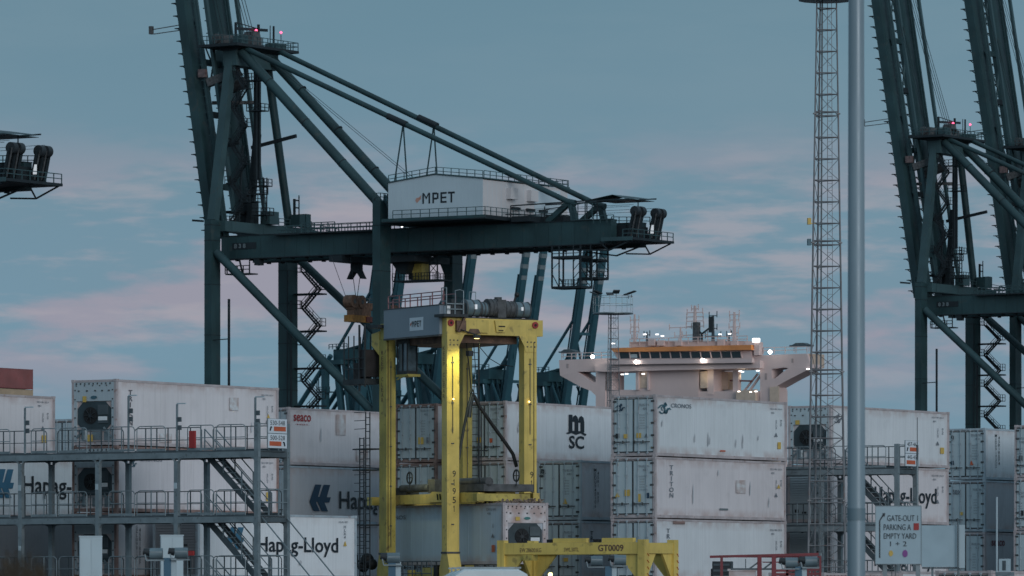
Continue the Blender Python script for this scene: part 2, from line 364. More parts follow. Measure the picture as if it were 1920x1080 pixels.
# ------------------------------------------------------------------ containers
LEN, WID, HT = 12.19, 2.44, 2.896
_cm = {}
def cached(key, fn, m):
    k = (key, m.name)
    if k not in _cm: _cm[k] = fn().mesh(key.split(':')[0], m)
    return _cm[k]
def f_box(L):
    def f():
        b = MB(); b.box(.07, L - .07, .035, WID - .035, .16, HT - .11)
        return b
    return f
def f_seams(L):
    def f():
        b = MB(); n = int(L / 1.15)
        for i in range(1, n + 1):
            x = L * i / (n + 1)
            for y0, y1 in ((.030, .036), (WID - .036, WID - .030)): b.box(x - .012, x + .012, y0, y1, .18, HT - .13)
        return b
    return f
def f_corr(L):
    def f():
        b = MB(); n = int(L / .28); pts = []
        for i in range(n):
            x = .08 + (L - .16) * i / n; s_ = (L - .16) / n
            pts += [(x, .05), (x + s_ * .3, .05), (x + s_ * .5, .012), (x + s_ * .8, .012)]
        for side in (0, 1):
            vs = []; 
            for x, y in pts:
                yy = y if side == 0 else WID - y
                vs += [(x, yy, .16), (x, yy, HT - .1)]
            b.add(vs, [(2 * i, 2 * i + 2, 2 * i + 3, 2 * i + 1) for i in range(len(pts) - 1)])
        b.box(.1, L - .1, .07, WID - .07, .16, HT - .05)
        return b
    return f
def f_post():
    b = MB()
    b.box(0, .15, 0, .13, 0, HT); return b
def f_rails(L):
    def f():
        b = MB()
        for y0, y1 in ((0, .08), (WID - .08, WID)):
            b.box(.15, L - .15, y0 + (.012 if y0 == 0 else 0), y1 - (0 if y0 == 0 else .012), HT - .12, HT - .02); b.box(.15, L - .15, y0, y1, .03, .17)
        for x0, x1 in ((0, .1), (L - .1, L)):
            b.box(x0 + .01, x1 - .01, .13, WID - .13, HT - .12, HT - .02); b.box(x0 + .01, x1 - .01, .13, WID - .13, .03, .17)
        return b
    return f
def f_cast(L):
    def f():
        b = MB()
        for x in (-.012, L - .166):
            for y in (-.012, WID - .15):
                for z in (0, HT - .12): b.box(x, x + .178, y, y + .162, z, z + .12)
        return b
    return f
def f_roof(L): return lambda: MB().box(.08, L - .08, .04, WID - .04, HT - .105, HT - .03)
def f_door():
    b = MB(); b.box(0, .05, 0, 1.03, 0, 2.44); return b
def f_gasket():
    b = MB()
    for y in (-.014, 1.03): b.box(.0, .03, y, y + .014, -.02, 2.46)
    b.box(0, .03, -.014, 1.044, -.045, -.0); b.box(0, .03, -.014, 1.044, 2.44, 2.475)
    return b
def f_rod():
    b = MB(); b.tube((0, 0, -.14), (0, 0, 2.56), .02, 6)
    for z in (-.10, .35, 1.1, 1.75, 2.5): b.box(-.03, .035, -.045, .045, z, z + .07)
    return b
def f_handle(): return MB().box(-.05, -.02, 0, .38, 0, .045).box(-.05, .01, .36, .42, -.05, .09)
def f_hinge():
    b = MB()
    for z in (.12, .7, 1.28, 1.86, 2.3): b.box(-.025, .03, -.06, .12, z, z + .09)
    return b
def f_unit_plate():
    b = MB(); b.box(.0, .07, .13, WID - .13, 1.95, HT - .13)
    b.box(.01, .07, .13, .27, .18, 1.95); b.box(.01, .07, WID - .27, WID - .13, .18, 1.95)
    return b
def f_bolts():
    b = MB()
    for i in range(9):
        y = .3 + i * .23; b.box(-.03, 0, y, y + .05, HT - .22, HT - .15)
    for y in (.35, .72, 1.1, 1.55, 2.0):
        b.box(-.03, 0, y, y + .08, 2.37, 2.43); b.box(-.02, 0, y + .15, y + .2, 2.6, 2.65)
    for z in (.4, .8, 1.2, 1.6, 2.0, 2.4):
        for y in (.17, WID - .22): b.box(-.02, .02, y, y + .05, z, z + .06)
    return b
def f_bay(): return MB().box(.16, .30, .27, WID - .27, .18, 1.95)
def f_octo():
    b = MB(); b.prism([(.32, .95), (.55, .72), (1.85, .72), (2.12, .95), (2.12, 1.62), (1.82, 1.93), (.62, 1.93), (.32, 1.62)], 'x', .03, .16); return b
def f_fan():
    b = MB(); b.tube((.028, 1.42, 1.32), (-.01, 1.42, 1.32), .37, 20)
    return b
def f_fan_in():
    b = MB()
    for k in range(7):
        a = k * 2 * math.pi / 7; c, s_ = math.cos(a), math.sin(a)
        b.bar((-.02, 1.42 + c * .08, 1.32 + s_ * .08), (-.02, 1.42 + c * .30, 1.32 + s_ * .30), .09, .02)
    b.tube((-.012, 1.42, 1.32), (-.035, 1.42, 1.32), .10, 10)
    return b
def f_ctrl(): return MB().box(-.02, .03, .45, 1.0, 1.35, 1.78).box(-.015, .03, .45, 1.0, .98, 1.28)
def f_plate(): return MB().box(-.034, -.02, .48, .96, 1.10, 1.27)
def f_lower():
    b = MB(); b.box(.03, .15, .8, 1.35, .25, .62); b.tube((.08, 1.75, .26), (.08, 1.75, .7), .16, 10); b.box(.04, .15, .38, .70, .22, .60)
    b.bar((.02, .27, .35), (.02, .7, .8), .05, .08); b.bar((.02, WID - .27, .35), (.02, WID - .7, .8), .05, .08)
    b.box(.02, .12, .3, WID - .3, .64, .69)
    return b
def f_slats():
    b = MB()
    for i in range(14):
        z = 1.0 + i * .12; b.prism([(.0, z), (.05, z), (.05, z + .10), (.03, z + .10)], 'y', .16, WID - .16)
    b.box(.03, .07, .13, WID - .13, .18, HT - .13)
    b.box(.0, .03, .3, .62, .28, .86); b.box(.0, .03, 1.2, 2.1, .3, .9)
    b.box(-.01, .01, .5, .8, 1.4, 1.52)
    return b
def f_slatdark(): return MB().box(-.02, -.004, .35, .55, .35, .80).box(-.02, -.004, 1.35, 1.6, .45, .55).box(-.02, -.004, 1.8, 2.0, .5, .66).box(-.02, -.012, .55, .75, 1.43, 1.49).box(-.02, -.004, 1.5, 1.62, 2.4, 2.5)
NPX = [0]
def container(X, Y, z, rz, end, side, frame, label, group='refrigerated containers stacked in the yard', L=LEN, endmat=None, corr=False, name='refrigerated_container', shown='neg', cat='container'):
    """near bottom corner at X,Y; x runs along the box, the 'neg' long side is y=0, the end facing the camera x=0"""
    c = thing(name, (X, Y, z), rz, label, cat, group)
    c['_y'] = 0
    del c['_y']
    em = endmat or side
    put('wall_panels' if not corr else 'corrugated_wall', cached(('wall:%s%g' % (corr, L)), f_corr(L) if corr else f_box(L), side), c)
    put('roof', cached('roof:%g' % L, f_roof(L), side), c)
    if not corr: put('wall_seams', cached('seams:%g' % L, f_seams(L), side), c, kind='stuff')
    for x in (0, L - .15):
        for y in (0, WID - .13): put('corner_post', cached('post', f_post, frame), c, loc=(x, y, 0))
    put('edge_rails', cached('rails:%g' % L, f_rails(L), frame), c)
    put('corner_castings', cached('cast:%g' % L, f_cast(L), frame), c, kind='stuff')
    if end == 'door':
        for y in (.15, WID - .15 - 1.03):
            d = put('door', cached('door', f_door, em), c, loc=(.02, y, .24))
            put('gasket', cached('gasket', f_gasket, M['gasket']), d, loc=(-.012, 0, 0))
            for yy in (.28, .76): put('lock_rod', cached('rod', f_rod, FR3), d, loc=(-.05, yy, 0))
            for yy in (.12, .58): put('door_handle', cached('handle', f_handle, M['grime']), d, loc=(-.06, yy, .42))
            h = put('hinges', cached('hinge', f_hinge, M['grime']), d, loc=(-.01, -.02 if y < 1 else .96, 0), kind='stuff')
    elif end == 'unit':
        put('end_panel', cached('uplate', f_unit_plate, em), c)
        put('bolts', cached('bolts', f_bolts, M['grime']), c, kind='stuff')
        put('machinery_bay', cached('bay', f_bay, M['slot']), c)
        u = put('condenser_housing', cached('octo', f_octo, MATS.get('unit_dark') or mat('unit_dark', (.035, .055, .065), .45, var=.2, vscale=2)), c)
        put('fan_shroud', cached('fan', f_fan, M['slot']), u)
        put('fan_blades', cached('fanin', f_fan_in, M['dark']), u)
        put('control_box', cached('ctrl', f_ctrl, M['galv_d']), u)
        put('label_plate', cached('plate', f_plate, M['white']), u)
        put('compressor_gear', cached('lower', f_lower, M['galv']), c)
    elif end == 'slats':
        put('louvred_panel', cached('slats', f_slats, em), c)
        put('panel_recesses', cached('slatdark', f_slatdark, M['slot']), c)
    else:
        MBx = cached('plainend', lambda: MB().box(.02, .06, .13, WID - .13, .17, HT - .12), em); put('end_wall', MBx, c)
    return c
def side_hit(c, px, py, yl=0.0, L=None):
    """where the sight line through a pixel meets the long side of a container: local x and z"""
    rz = c.rotation_euler.z; u = Vector((math.cos(rz), math.sin(rz))); v = Vector((-math.sin(rz), math.cos(rz)))
    ox, oy = c.location.x + v.x * yl, c.location.y + v.y * yl; k = (px - 960) / F
    t = (k * oy - ox) / (u.x - k * u.y); d = oy + t * u.y
    return t, CZ + (HZ - py) / F * d - c.location.z
def end_hit(c, px, py):
    rz = c.rotation_euler.z; v = Vector((-math.sin(rz), math.cos(rz))); ox, oy = c.location.x, c.location.y; k = (px - 960) / F
    t = (k * oy - ox) / (v.x - k * v.y); d = oy + t * v.y
    return t, CZ + (HZ - py) / F * d - c.location.z
def smark(c, me, m, x0, y0, x1, y1, name='lettering', yl=.0):
    t0, z0 = side_hit(c, x0, y0, yl); t1, z1 = side_hit(c, x1, y1, yl)
    if yl == 0: return mark(me, m, c, (t0, yl, z1), (1, 0, 0), t1 - t0, z0 - z1, name)
    return mark(me, m, c, (t0, yl, z1), (-1, 0, 0), t0 - t1, z0 - z1, name)
def emark(c, me, m, x0, y0, x1, y1, name='lettering'):
    t0, z0 = end_hit(c, x0, y0); t1, z1 = end_hit(c, x1, y1)
    return mark(me, m, c, (-.03, t0, z1), (0, -1, 0), t0 - t1, z0 - z1, name)
T = text_mesh
def vert(s): return T('\n'.join(s), .01, 'CENTER', .85)
def codes(c, xr, yt, s=1.0, m=None, tri=True):
    """the rows of small numbers at the right end of a long side"""
    m = m or M['ink_soft']
    smark(c, T('SZLU 981 352 0', .01), m, xr - 34, yt, xr - 12, yt + 4 * s)
    smark(c, T('45R1', .01), m, xr - 32, yt + 7 * s, xr - 26, yt + 11 * s)
    smark(c, vert('SZLU9'), m, xr - 24, yt + 22 * s, xr - 21, yt + 40 * s); smark(c, vert('8135'), m, xr - 15, yt + 22 * s, xr - 12, yt + 34 * s)
    if tri: smark(c, TRI, M['ink_soft'], xr - 26, yt + 46 * s, xr - 20, yt + 54 * s, 'sticker')
def dcodes(c, x0, x1, yt, m=None):
    m = m or M['ink_soft']
    emark(c, T('TRIU 852 194 6', .01), m, x0, yt, x1, yt + 4); emark(c, T('45R1', .01), m, x0 + 8, yt + 7, x1 - 4, yt + 11)
    for k in range(6): emark(c, T('MAX GROSS 34 000 KG', .0), m, x0 + 2, yt + 20 + k * 5, x1 - 8, yt + 22.4 + k * 5)

def stack(px, d, levels, z_off=0.0, rz=A_C):
    """levels from the top down; returns the containers"""
    out = []; n = len(levels); X = (px - 960) / F * d
    for i, sp in enumerate(levels):
        z = (n - 1 - i) * 2.9 + z_off + .0
        dx, dy = random.uniform(-.03, .03), random.uniform(-.03, .03); off = sp.pop('off', 0)
        out.append(container(X + dx + U.x * off, d + dy + U.y * off, z, rz, **sp))
    return out
# stack 1: two visible refrigeration ends above the service rack
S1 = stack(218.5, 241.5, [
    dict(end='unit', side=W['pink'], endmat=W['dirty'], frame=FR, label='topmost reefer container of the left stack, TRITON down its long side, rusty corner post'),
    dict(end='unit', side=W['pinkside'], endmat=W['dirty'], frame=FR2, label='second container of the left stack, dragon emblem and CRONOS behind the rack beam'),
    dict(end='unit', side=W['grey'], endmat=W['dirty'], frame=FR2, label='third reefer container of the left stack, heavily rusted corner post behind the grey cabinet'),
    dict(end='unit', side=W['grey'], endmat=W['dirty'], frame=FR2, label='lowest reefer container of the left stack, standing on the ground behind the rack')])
smark(S1[0], vert('TRITON'), mat('brown_grey_lettering', (.10, .09, .10), .6), 240, 731, 249, 798); codes(S1[0], 524, 739)
smark(S1[0], TRI, M['sticker'], 500, 776, 506, 784, 'sticker'); emark(S1[0], SQ, M['sticker'], 156, 743, 163, 754, 'sticker'); emark(S1[0], OVAL, M['teal'], 171, 742, 183, 748, 'emblem')
emark(S1[0], SQ, M['sticker'], 165, 815, 175, 828, 'sticker'); smark(S1[1], DRAGON, M['teal'], 243, 860, 257, 876, 'emblem'); smark(S1[1], T('CRONOS', .01), M['ink_soft'], 262, 858, 304, 866)
codes(S1[1], 524, 866); smark(S1[1], SQ, M['sticker'], 499, 923, 506, 940, 'sticker'); smark(S1[1], SQ, M['ink_soft'], 496, 976, 500, 979, 'sticker')
smark(S1[2], vert('SZLU98135'), M['ink'], 255, 985, 258, 1054); smark(S1[2], vert('45R1REEF'), M['ink'], 261, 990, 264, 1058)
# stack 2: brown louvred end, bright shipping line side
S2 = stack(372, 241.5, [
    dict(end='slats', side=W['bright'], endmat=W['brown'], frame=FR3, label='bright white container with blue arrow logo, Hapag-Lloyd lettering behind rack stairs'),
    dict(end='slats', side=W['bright'], endmat=W['brown'], frame=FR3, label='container under the bright white one behind the rack stairs, standing on the ground')])
smark(S2[0], HL, M['blue'], 424, 988, 458, 1031, 'logo'); smark(S2[0], T('Hapag-Lloyd', .012), M['ink'], 483, 1006, 634, 1045)
smark(S2[0], T('HLXU 871', .01), M['ink_soft'], 635, 977, 652, 981); smark(S2[0], vert('HLX4'), M['ink_soft'], 644, 985, 649, 1010); smark(S2[0], TRI, M['sticker'], 644, 1014, 650, 1024, 'sticker')
# stack 0 at the left edge
S0 = []
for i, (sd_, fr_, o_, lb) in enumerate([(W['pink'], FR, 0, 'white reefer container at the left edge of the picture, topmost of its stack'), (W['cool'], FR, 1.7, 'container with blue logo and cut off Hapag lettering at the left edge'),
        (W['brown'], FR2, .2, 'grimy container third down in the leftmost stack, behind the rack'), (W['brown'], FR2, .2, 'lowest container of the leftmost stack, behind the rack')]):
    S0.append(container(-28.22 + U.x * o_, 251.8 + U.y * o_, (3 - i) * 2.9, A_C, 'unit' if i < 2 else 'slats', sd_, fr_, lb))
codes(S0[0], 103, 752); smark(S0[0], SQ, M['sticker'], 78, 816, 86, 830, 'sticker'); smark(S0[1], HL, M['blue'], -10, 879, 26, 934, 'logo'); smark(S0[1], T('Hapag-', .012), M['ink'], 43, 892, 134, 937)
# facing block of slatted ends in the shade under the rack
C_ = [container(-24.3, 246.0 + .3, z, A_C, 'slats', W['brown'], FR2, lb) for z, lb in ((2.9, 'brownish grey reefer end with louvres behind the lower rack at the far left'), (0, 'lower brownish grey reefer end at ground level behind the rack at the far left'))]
# stack 3
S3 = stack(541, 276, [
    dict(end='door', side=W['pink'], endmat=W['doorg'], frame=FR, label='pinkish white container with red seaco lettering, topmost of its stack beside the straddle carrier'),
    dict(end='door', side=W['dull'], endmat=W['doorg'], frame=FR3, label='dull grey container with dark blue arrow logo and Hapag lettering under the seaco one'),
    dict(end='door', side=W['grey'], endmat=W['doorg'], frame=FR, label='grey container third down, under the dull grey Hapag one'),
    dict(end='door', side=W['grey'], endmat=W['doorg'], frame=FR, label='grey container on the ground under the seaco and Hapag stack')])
smark(S3[0], T('seaco', .015), M['red'], 550.5, 777, 583, 791); smark(S3[0], T('-HSH-'), M['red'], 553, 794, 580, 798); smark(S3[0], SQ, W['cool'], 630, 777, 648, 816, 'patch')
smark(S3[1], HL, M['navy'], 580, 908, 620, 959, 'logo'); smark(S3[1], T('Hapag-Lloyd', .012), M['ink'], 636, 921, 790, 968)
smark(S3[2], T('HL', .01), M['ink'], 668, 1040, 700, 1064)
# stack 4: doors between the carrier legs
S4 = stack(817, 271, [
    dict(end='door', side=W['pink'], endmat=W['doorg'], frame=FR2, label='grey doored container with pink corner posts, topmost seen between the two left carrier legs'),
    dict(end='door', side=W['grey'], endmat=W['doorg'], frame=FR2, label='second grey doored container seen between the two left carrier legs'),
    dict(end='door', side=W['grey'], endmat=W['doorg'], frame=FR, label='third doored container down, behind the hanging container between the carrier legs'),
    dict(end='door', side=W['grey'], endmat=W['doorg'], frame=FR, label='doored container on the ground behind the carrier between its left legs')])
dcodes(S4[0], 788, 806, 768); emark(S4[0], SQ, M['sticker'], 785, 820, 795, 833, 'sticker'); emark(S4[0], SQ, M['ink_soft'], 800, 820, 806, 831, 'sticker')
S5 = stack(948.5, 267.5, [
    dict(end='door', side=W['white'], endmat=W['door'], frame=FR, label='white container with a large black m over sc emblem, topmost right of the carrier'),
    dict(end='door', side=W['grey'], endmat=W['doorg'], frame=FR, label='container under the white m sc one, behind the diagonal carrier hose'),
    dict(end='door', side=W['grey'], endmat=W['doorg'], frame=FR, label='third container down behind the spreader, under the m sc one'),
    dict(end='door', side=W['grey'], endmat=W['doorg'], frame=FR, label='ground container of the m sc stack behind the hanging reefer')])
smark(S5[0], M_SC, M['ink'], 1062, 777, 1099, 843, 'emblem'); smark(S5[0], T('SC', .02), M['ink'], 1067, 816.5, 1095, 842); dcodes(S5[0], 920, 940, 765)
emark(S5[0], SQ, M['sticker'], 895, 820, 903, 830, 'sticker'); emark(S5[0], SQ, M['orange'], 918, 822, 924, 830, 'sticker')
S6 = stack(1088, 265.8, [
    dict(end='door', side=W['grey'], endmat=W['door'], frame=FR3, label='doored container with a small black m sc emblem, beside the carrier right leg'),
    dict(end='door', side=W['grey'], endmat=W['door'], frame=FR3, label='container with a pale vertical TRITON on its side, under the small m sc one'),
    dict(end='door', side=W['grey'], endmat=W['door'], frame=FR3, label='ground container of the small m sc stack, behind the yellow lifting frame')])
emark(S6[0], M_SC, M['ink'], 1014, 879, 1024, 895, 'emblem'); emark(S6[0], T('SC', .02), M['ink'], 1015, 889.5, 1023, 895); dcodes(S6[0], 1056, 1076, 880); emark(S6[0], TRI, M['sticker'], 1056, 934, 1065, 945, 'sticker')
smark(S6[0], vert('MEDU945106'), M['ink'], 1114, 878, 1118, 952); smark(S6[0], vert('45R1 REF'), M['ink'], 1120, 884, 1123, 944); smark(S6[1], vert('TRITON'), M['ink'], 1106, 996, 1113, 1052)
dcodes(S6[1], 1058, 1076, 996); emark(S6[1], SQ, M['sticker'], 1056, 1046, 1066, 1053, 'sticker')
S7 = stack(1228.5, 259.3, [
    dict(end='door', side=W['cool'], endmat=W['door'], frame=FR, label='white container with teal dragon emblem and CRONOS lettering, topmost of the middle right stack'),
    dict(end='door', side=W['pinkside'], endmat=W['door'], frame=FR, label='rose white container with vertical TRITON lettering, second in the CRONOS stack'),
    dict(end='door', side=W['white'], endmat=W['door'], frame=FR, label='bluish white container third down in the CRONOS stack, TRI lettering partly covered'),
    dict(end='door', side=W['white'], endmat=W['door'], frame=FR, label='ground container of the CRONOS stack behind the red steel frame')])
smark(S7[0], DRAGON, M['teal'], 1232, 752, 1259, 777, 'emblem'); smark(S7[0], T('CRONOS', .01), M['ink_soft'], 1258, 756, 1296, 766); codes(S7[0], 1478, 765); smark(S7[0], SQ, M['sticker'], 1458, 829, 1464, 842, 'sticker')
smark(S7[0], SQ, M['orange'], 1350, 844, 1360, 847, 'sticker'); emark(S7[0], DRAGON, M['navy'], 1154, 756, 1174, 771, 'emblem'); dcodes(S7[0], 1198, 1218, 757)
emark(S7[0], SQ, M['dark'], 1155, 813, 1162, 822, 'sticker'); emark(S7[0], SQ, M['sticker'], 1170, 814, 1178, 822, 'sticker'); emark(S7[0], SQ, M['sticker'], 1194, 812, 1203, 821, 'sticker'); emark(S7[0], TRI, M['pale'], 1209, 812, 1216, 820, 'sticker')
smark(S7[1], vert('TRITON'), M['ink_soft'], 1255, 872, 1263, 933); codes(S7[1], 1478, 878); smark(S7[1], TRI, M['sticker'], 1457, 908, 1463, 916, 'sticker'); smark(S7[1], SQ, M['pale'], 1349, 953, 1365, 957, 'sticker')
dcodes(S7[1], 1198, 1218, 872); emark(S7[1], SQ, M['sticker'], 1172, 918, 1182, 930, 'sticker'); emark(S7[1], TRI, M['sticker'], 1154, 923, 1163, 932, 'sticker'); emark(S7[1], SQ, M['sticker'], 1197, 926, 1202, 941, 'sticker'); emark(S7[1], SQ, M['navy'], 1212, 924, 1218, 934, 'sticker')
smark(S7[2], vert('TRITON'), M['ink_soft'], 1249, 991, 1257, 1050); codes(S7[2], 1478, 992)
SCUFF = mat('dark_scuff', (.52, .54, .57), .6, var=.2, vscale=3); SC_M = poly_mesh([[(.2, 0), (.8, .1), (1, .6), (.6, 1), (.35, .7), (0, .4)]], 'scuff')
for x, y0, y1 in ((1301, 812, 830), (1326, 808, 838), (1329, 818, 834), (1378, 822, 840), (1391, 812, 842), (1240, 786, 800), (1420, 816, 826)): smark(S7[0], SC_M, SCUFF, x, y0, x + 2.6, y1, 'scuff')
for x, y0, y1 in ((1298, 905, 946), (1405, 900, 930), (1345, 880, 892), (1440, 930, 952)): smark(S7[1], SC_M, SCUFF, x, y0, x + 2.6, y1, 'scuff')
for c_, b_ in ((S7[2], (1262, 977, 1284, 983)), (S1[0], (300, 812, 322, 830)), (S1[0], (430, 745, 447, 770)), (S5[0], (985, 830, 1003, 850)), (S7[1], (1380, 900, 1398, 925)), (S3[0], (668, 840, 690, 866))): smark(c_, SQ, W['cool'] if c_ is not S7[2] else FR2, *b_, 'repair_patch')
for c_, b_ in ((S1[0], (330, 800, 334, 826)), (S1[0], (470, 790, 473, 812)), (S1[1], (390, 890, 394, 930)), (S5[0], (970, 790, 974, 812)), (S3[0], (600, 800, 603, 830)), (S2[0], (560, 1050, 566, 1060))): smark(c_, SC_M, SCUFF, *b_, 'scuff')
S8 = stack(1557, 273.2, [
    dict(end='unit', side=W['white'], endmat=W['door'], frame=FR, label='white reefer container behind the lattice mast and the big pole, topmost of its stack'),
    dict(end='slats', side=W['pinkside'], endmat=W['doorg'], frame=FR, label='rose white container with black Hapag-Lloyd lettering above the gate sign'),
    dict(end='slats', side=W['pinkside'], endmat=W['doorg'], frame=FR, label='third container down under the rose white Hapag-Lloyd one, behind the gate sign'),
    dict(end='slats', side=W['bright'], endmat=W['doorg'], frame=FR, label='ground container behind the gate sign posts')])
smark(S8[0], DRAGON, M['ink_soft'], 1562, 774, 1580, 794, 'emblem'); codes(S8[0], 1781, 781); smark(S8[0], SQ, M['sticker'], 1763, 839, 1770, 851, 'sticker'); smark(S8[1], T('Hapag-Lloyd', .012), M['ink'], 1640, 912, 1756, 954)
codes(S8[1], 1781, 890); emark(S8[0], SQ, M['sticker'], 1492, 788, 1500, 796, 'sticker'); smark(S8[2], T('Hapag-Lloyd', .012), M['ink'], 1640, 1030, 1760, 1072)
S9 = stack(1846, 308.8, [
    dict(end='door', side=W['cool'], endmat=W['door'], frame=FR3, label='blue white doored container with vertical side numbers, top of the right stack'),
    dict(end='door', side=W['dull'], endmat=W['door'], frame=FR3, label='doored container reading tex with a dark side, second in the right stack'),
    dict(end='door', side=W['dull'], endmat=W['door'], frame=FR, label='doored container with dark red seaco lettering on its side, third in the right stack'),
    dict(end='door', side=W['dull'], endmat=W['door'], frame=FR, label='ground container of the right stack, under the dark seaco one')])
smark(S9[0], vert('MEDU910322'), M['ink'], 1866, 814, 1869, 877); smark(S9[0], vert('45R1REF4'), M['ink'], 1872, 818, 1875, 872); emark(S9[0], T('9', .02), M['ink'], 1784, 816, 1789, 828); dcodes(S9[0], 1821, 1841, 814)
emark(S9[0], TRI, M['orange'], 1818, 863, 1826, 872, 'sticker'); emark(S9[0], SQ, M['navy'], 1784, 864, 1789, 872, 'sticker'); emark(S9[1], T('tex', .01), M['ink_soft'], 1786, 917, 1803, 927); emark(S9[1], SQ, M['sticker'], 1800, 960, 1806, 966, 'sticker')
smark(S9[2], T('seaco', .02), mat('dark_red_lettering', (.14, .01, .03), .5), 1859, 1013, 1884, 1024); dcodes(S9[1], 1824, 1841, 916); dcodes(S9[2], 1822, 1838, 1018)
S10 = stack(1976, 302.7, [
    dict(end='door', side=W['cool'], endmat=W['door'], frame=FR, label='doored container cut by the right edge of the picture, topmost'),
    dict(end='door', side=W['cool'], endmat=W['door'], frame=FR, label='doored container cut by the right edge of the picture, second down'),
    dict(end='door', side=W['cool'], endmat=W['door'], frame=FR, label='doored container cut by the right edge of the picture, third down'),
    dict(end='door', side=W['cool'], endmat=W['door'], frame=FR, label='ground container cut by the right edge of the picture')])
dcodes(S10[0], 1906, 1926, 820); emark(S10[0], SQ, M['galv_d'], 1911, 854, 1918, 864, 'sticker'); dcodes(S10[1], 1907, 1926, 922); emark(S10[1], SQ, M['dark'], 1913, 957, 1920, 967, 'sticker')
S12 = stack(150, 293, [
    dict(end='door', side=W['dull'], endmat=W['doorg'], frame=FR3, label='blue grey doored container glimpsed between the two left stacks, topmost'),
    dict(end='door', side=W['dull'], endmat=W['doorg'], frame=FR3, label='blue grey doored container behind the left stacks, second down'),
    dict(end='door', side=W['dull'], endmat=W['doorg'], frame=FR3, label='blue grey doored container behind the left stacks, third down'),
    dict(end='door', side=W['dull'], endmat=W['doorg'], frame=FR3, label='blue grey doored container behind the left stacks, on the ground')])
for px, d, zo, sd_, Lc, cr_, nm, lb in ((1858, 215, .2, W['pinkside'], LEN, False, 'shipping_container', 'rose white container whose top shows at the bottom right corner'),
        (1690, 236, .3, W['bright'], LEN, False, 'shipping_container', 'white container whose roof line shows under the blank panel by the gate sign'),
        (1545, 212, .1, M['cladr'], 6.06, True, 'shipping_container', 'short red brown container low behind the big pole')):
    container((px - 960) / F * d, d, zo, A_C, 'door', sd_, FR, lb, group='single containers on the ground at the lower right', L=Lc, corr=cr_, endmat=(W['door'] if not cr_ else sd_), name=nm)

# the container carried by the straddle carrier
A_H = R(120)
held = container(-.42 + math.sin(A_H) * 2.44, 258 - math.cos(A_H) * 2.44, 3.62, A_H, 'unit', W['shade'], FR, 'reefer container with shaded blue grey side and round fan, hanging in the yellow straddle carrier', endmat=W['pink'], group=None)
smark(held, T('CRONOS', .01), M['ink_soft'], 717, 967.5, 761, 973.5, yl=WID); smark(held, T('CRXU 691', .01), M['ink_soft'], 912, 953, 930, 957, yl=WID); smark(held, T('45R1', .01), M['ink_soft'], 914, 961, 920, 965, yl=WID)
smark(held, vert('CRXU'), M['ink_soft'], 923, 982, 926, 990, yl=WID); smark(held, TRI, M['ink_soft'], 921, 1000, 927, 1008, 'sticker', yl=WID); smark(held, SQ, M['orange'], 922, 1022, 928, 1035, 'sticker', yl=WID)
emark(held, SQ, M['sticker'], 966, 969, 974, 976, 'sticker'); emark(held, OVAL, mat('green_logo', (.05, .20, .19), .5), 982, 969, 994, 974.5, 'emblem')
# scatter of dry debris lying on its roof
b = MB()
for i in range(90):
    x, y = random.uniform(.1, 3.2), random.uniform(.1, 2.3); z = HT - .02; r_ = random.uniform(.05, .14)
    b.bar((x, y, z), (x + random.uniform(-.25, .25), y + random.uniform(-.25, .25), z + random.uniform(.02, .22)), r_, r_ * .5)
put('roof_debris', b.mesh('roof_debris', mat('dry_debris', (.26, .19, .15), .9, var=.4, vscale=6)), held, kind='stuff')

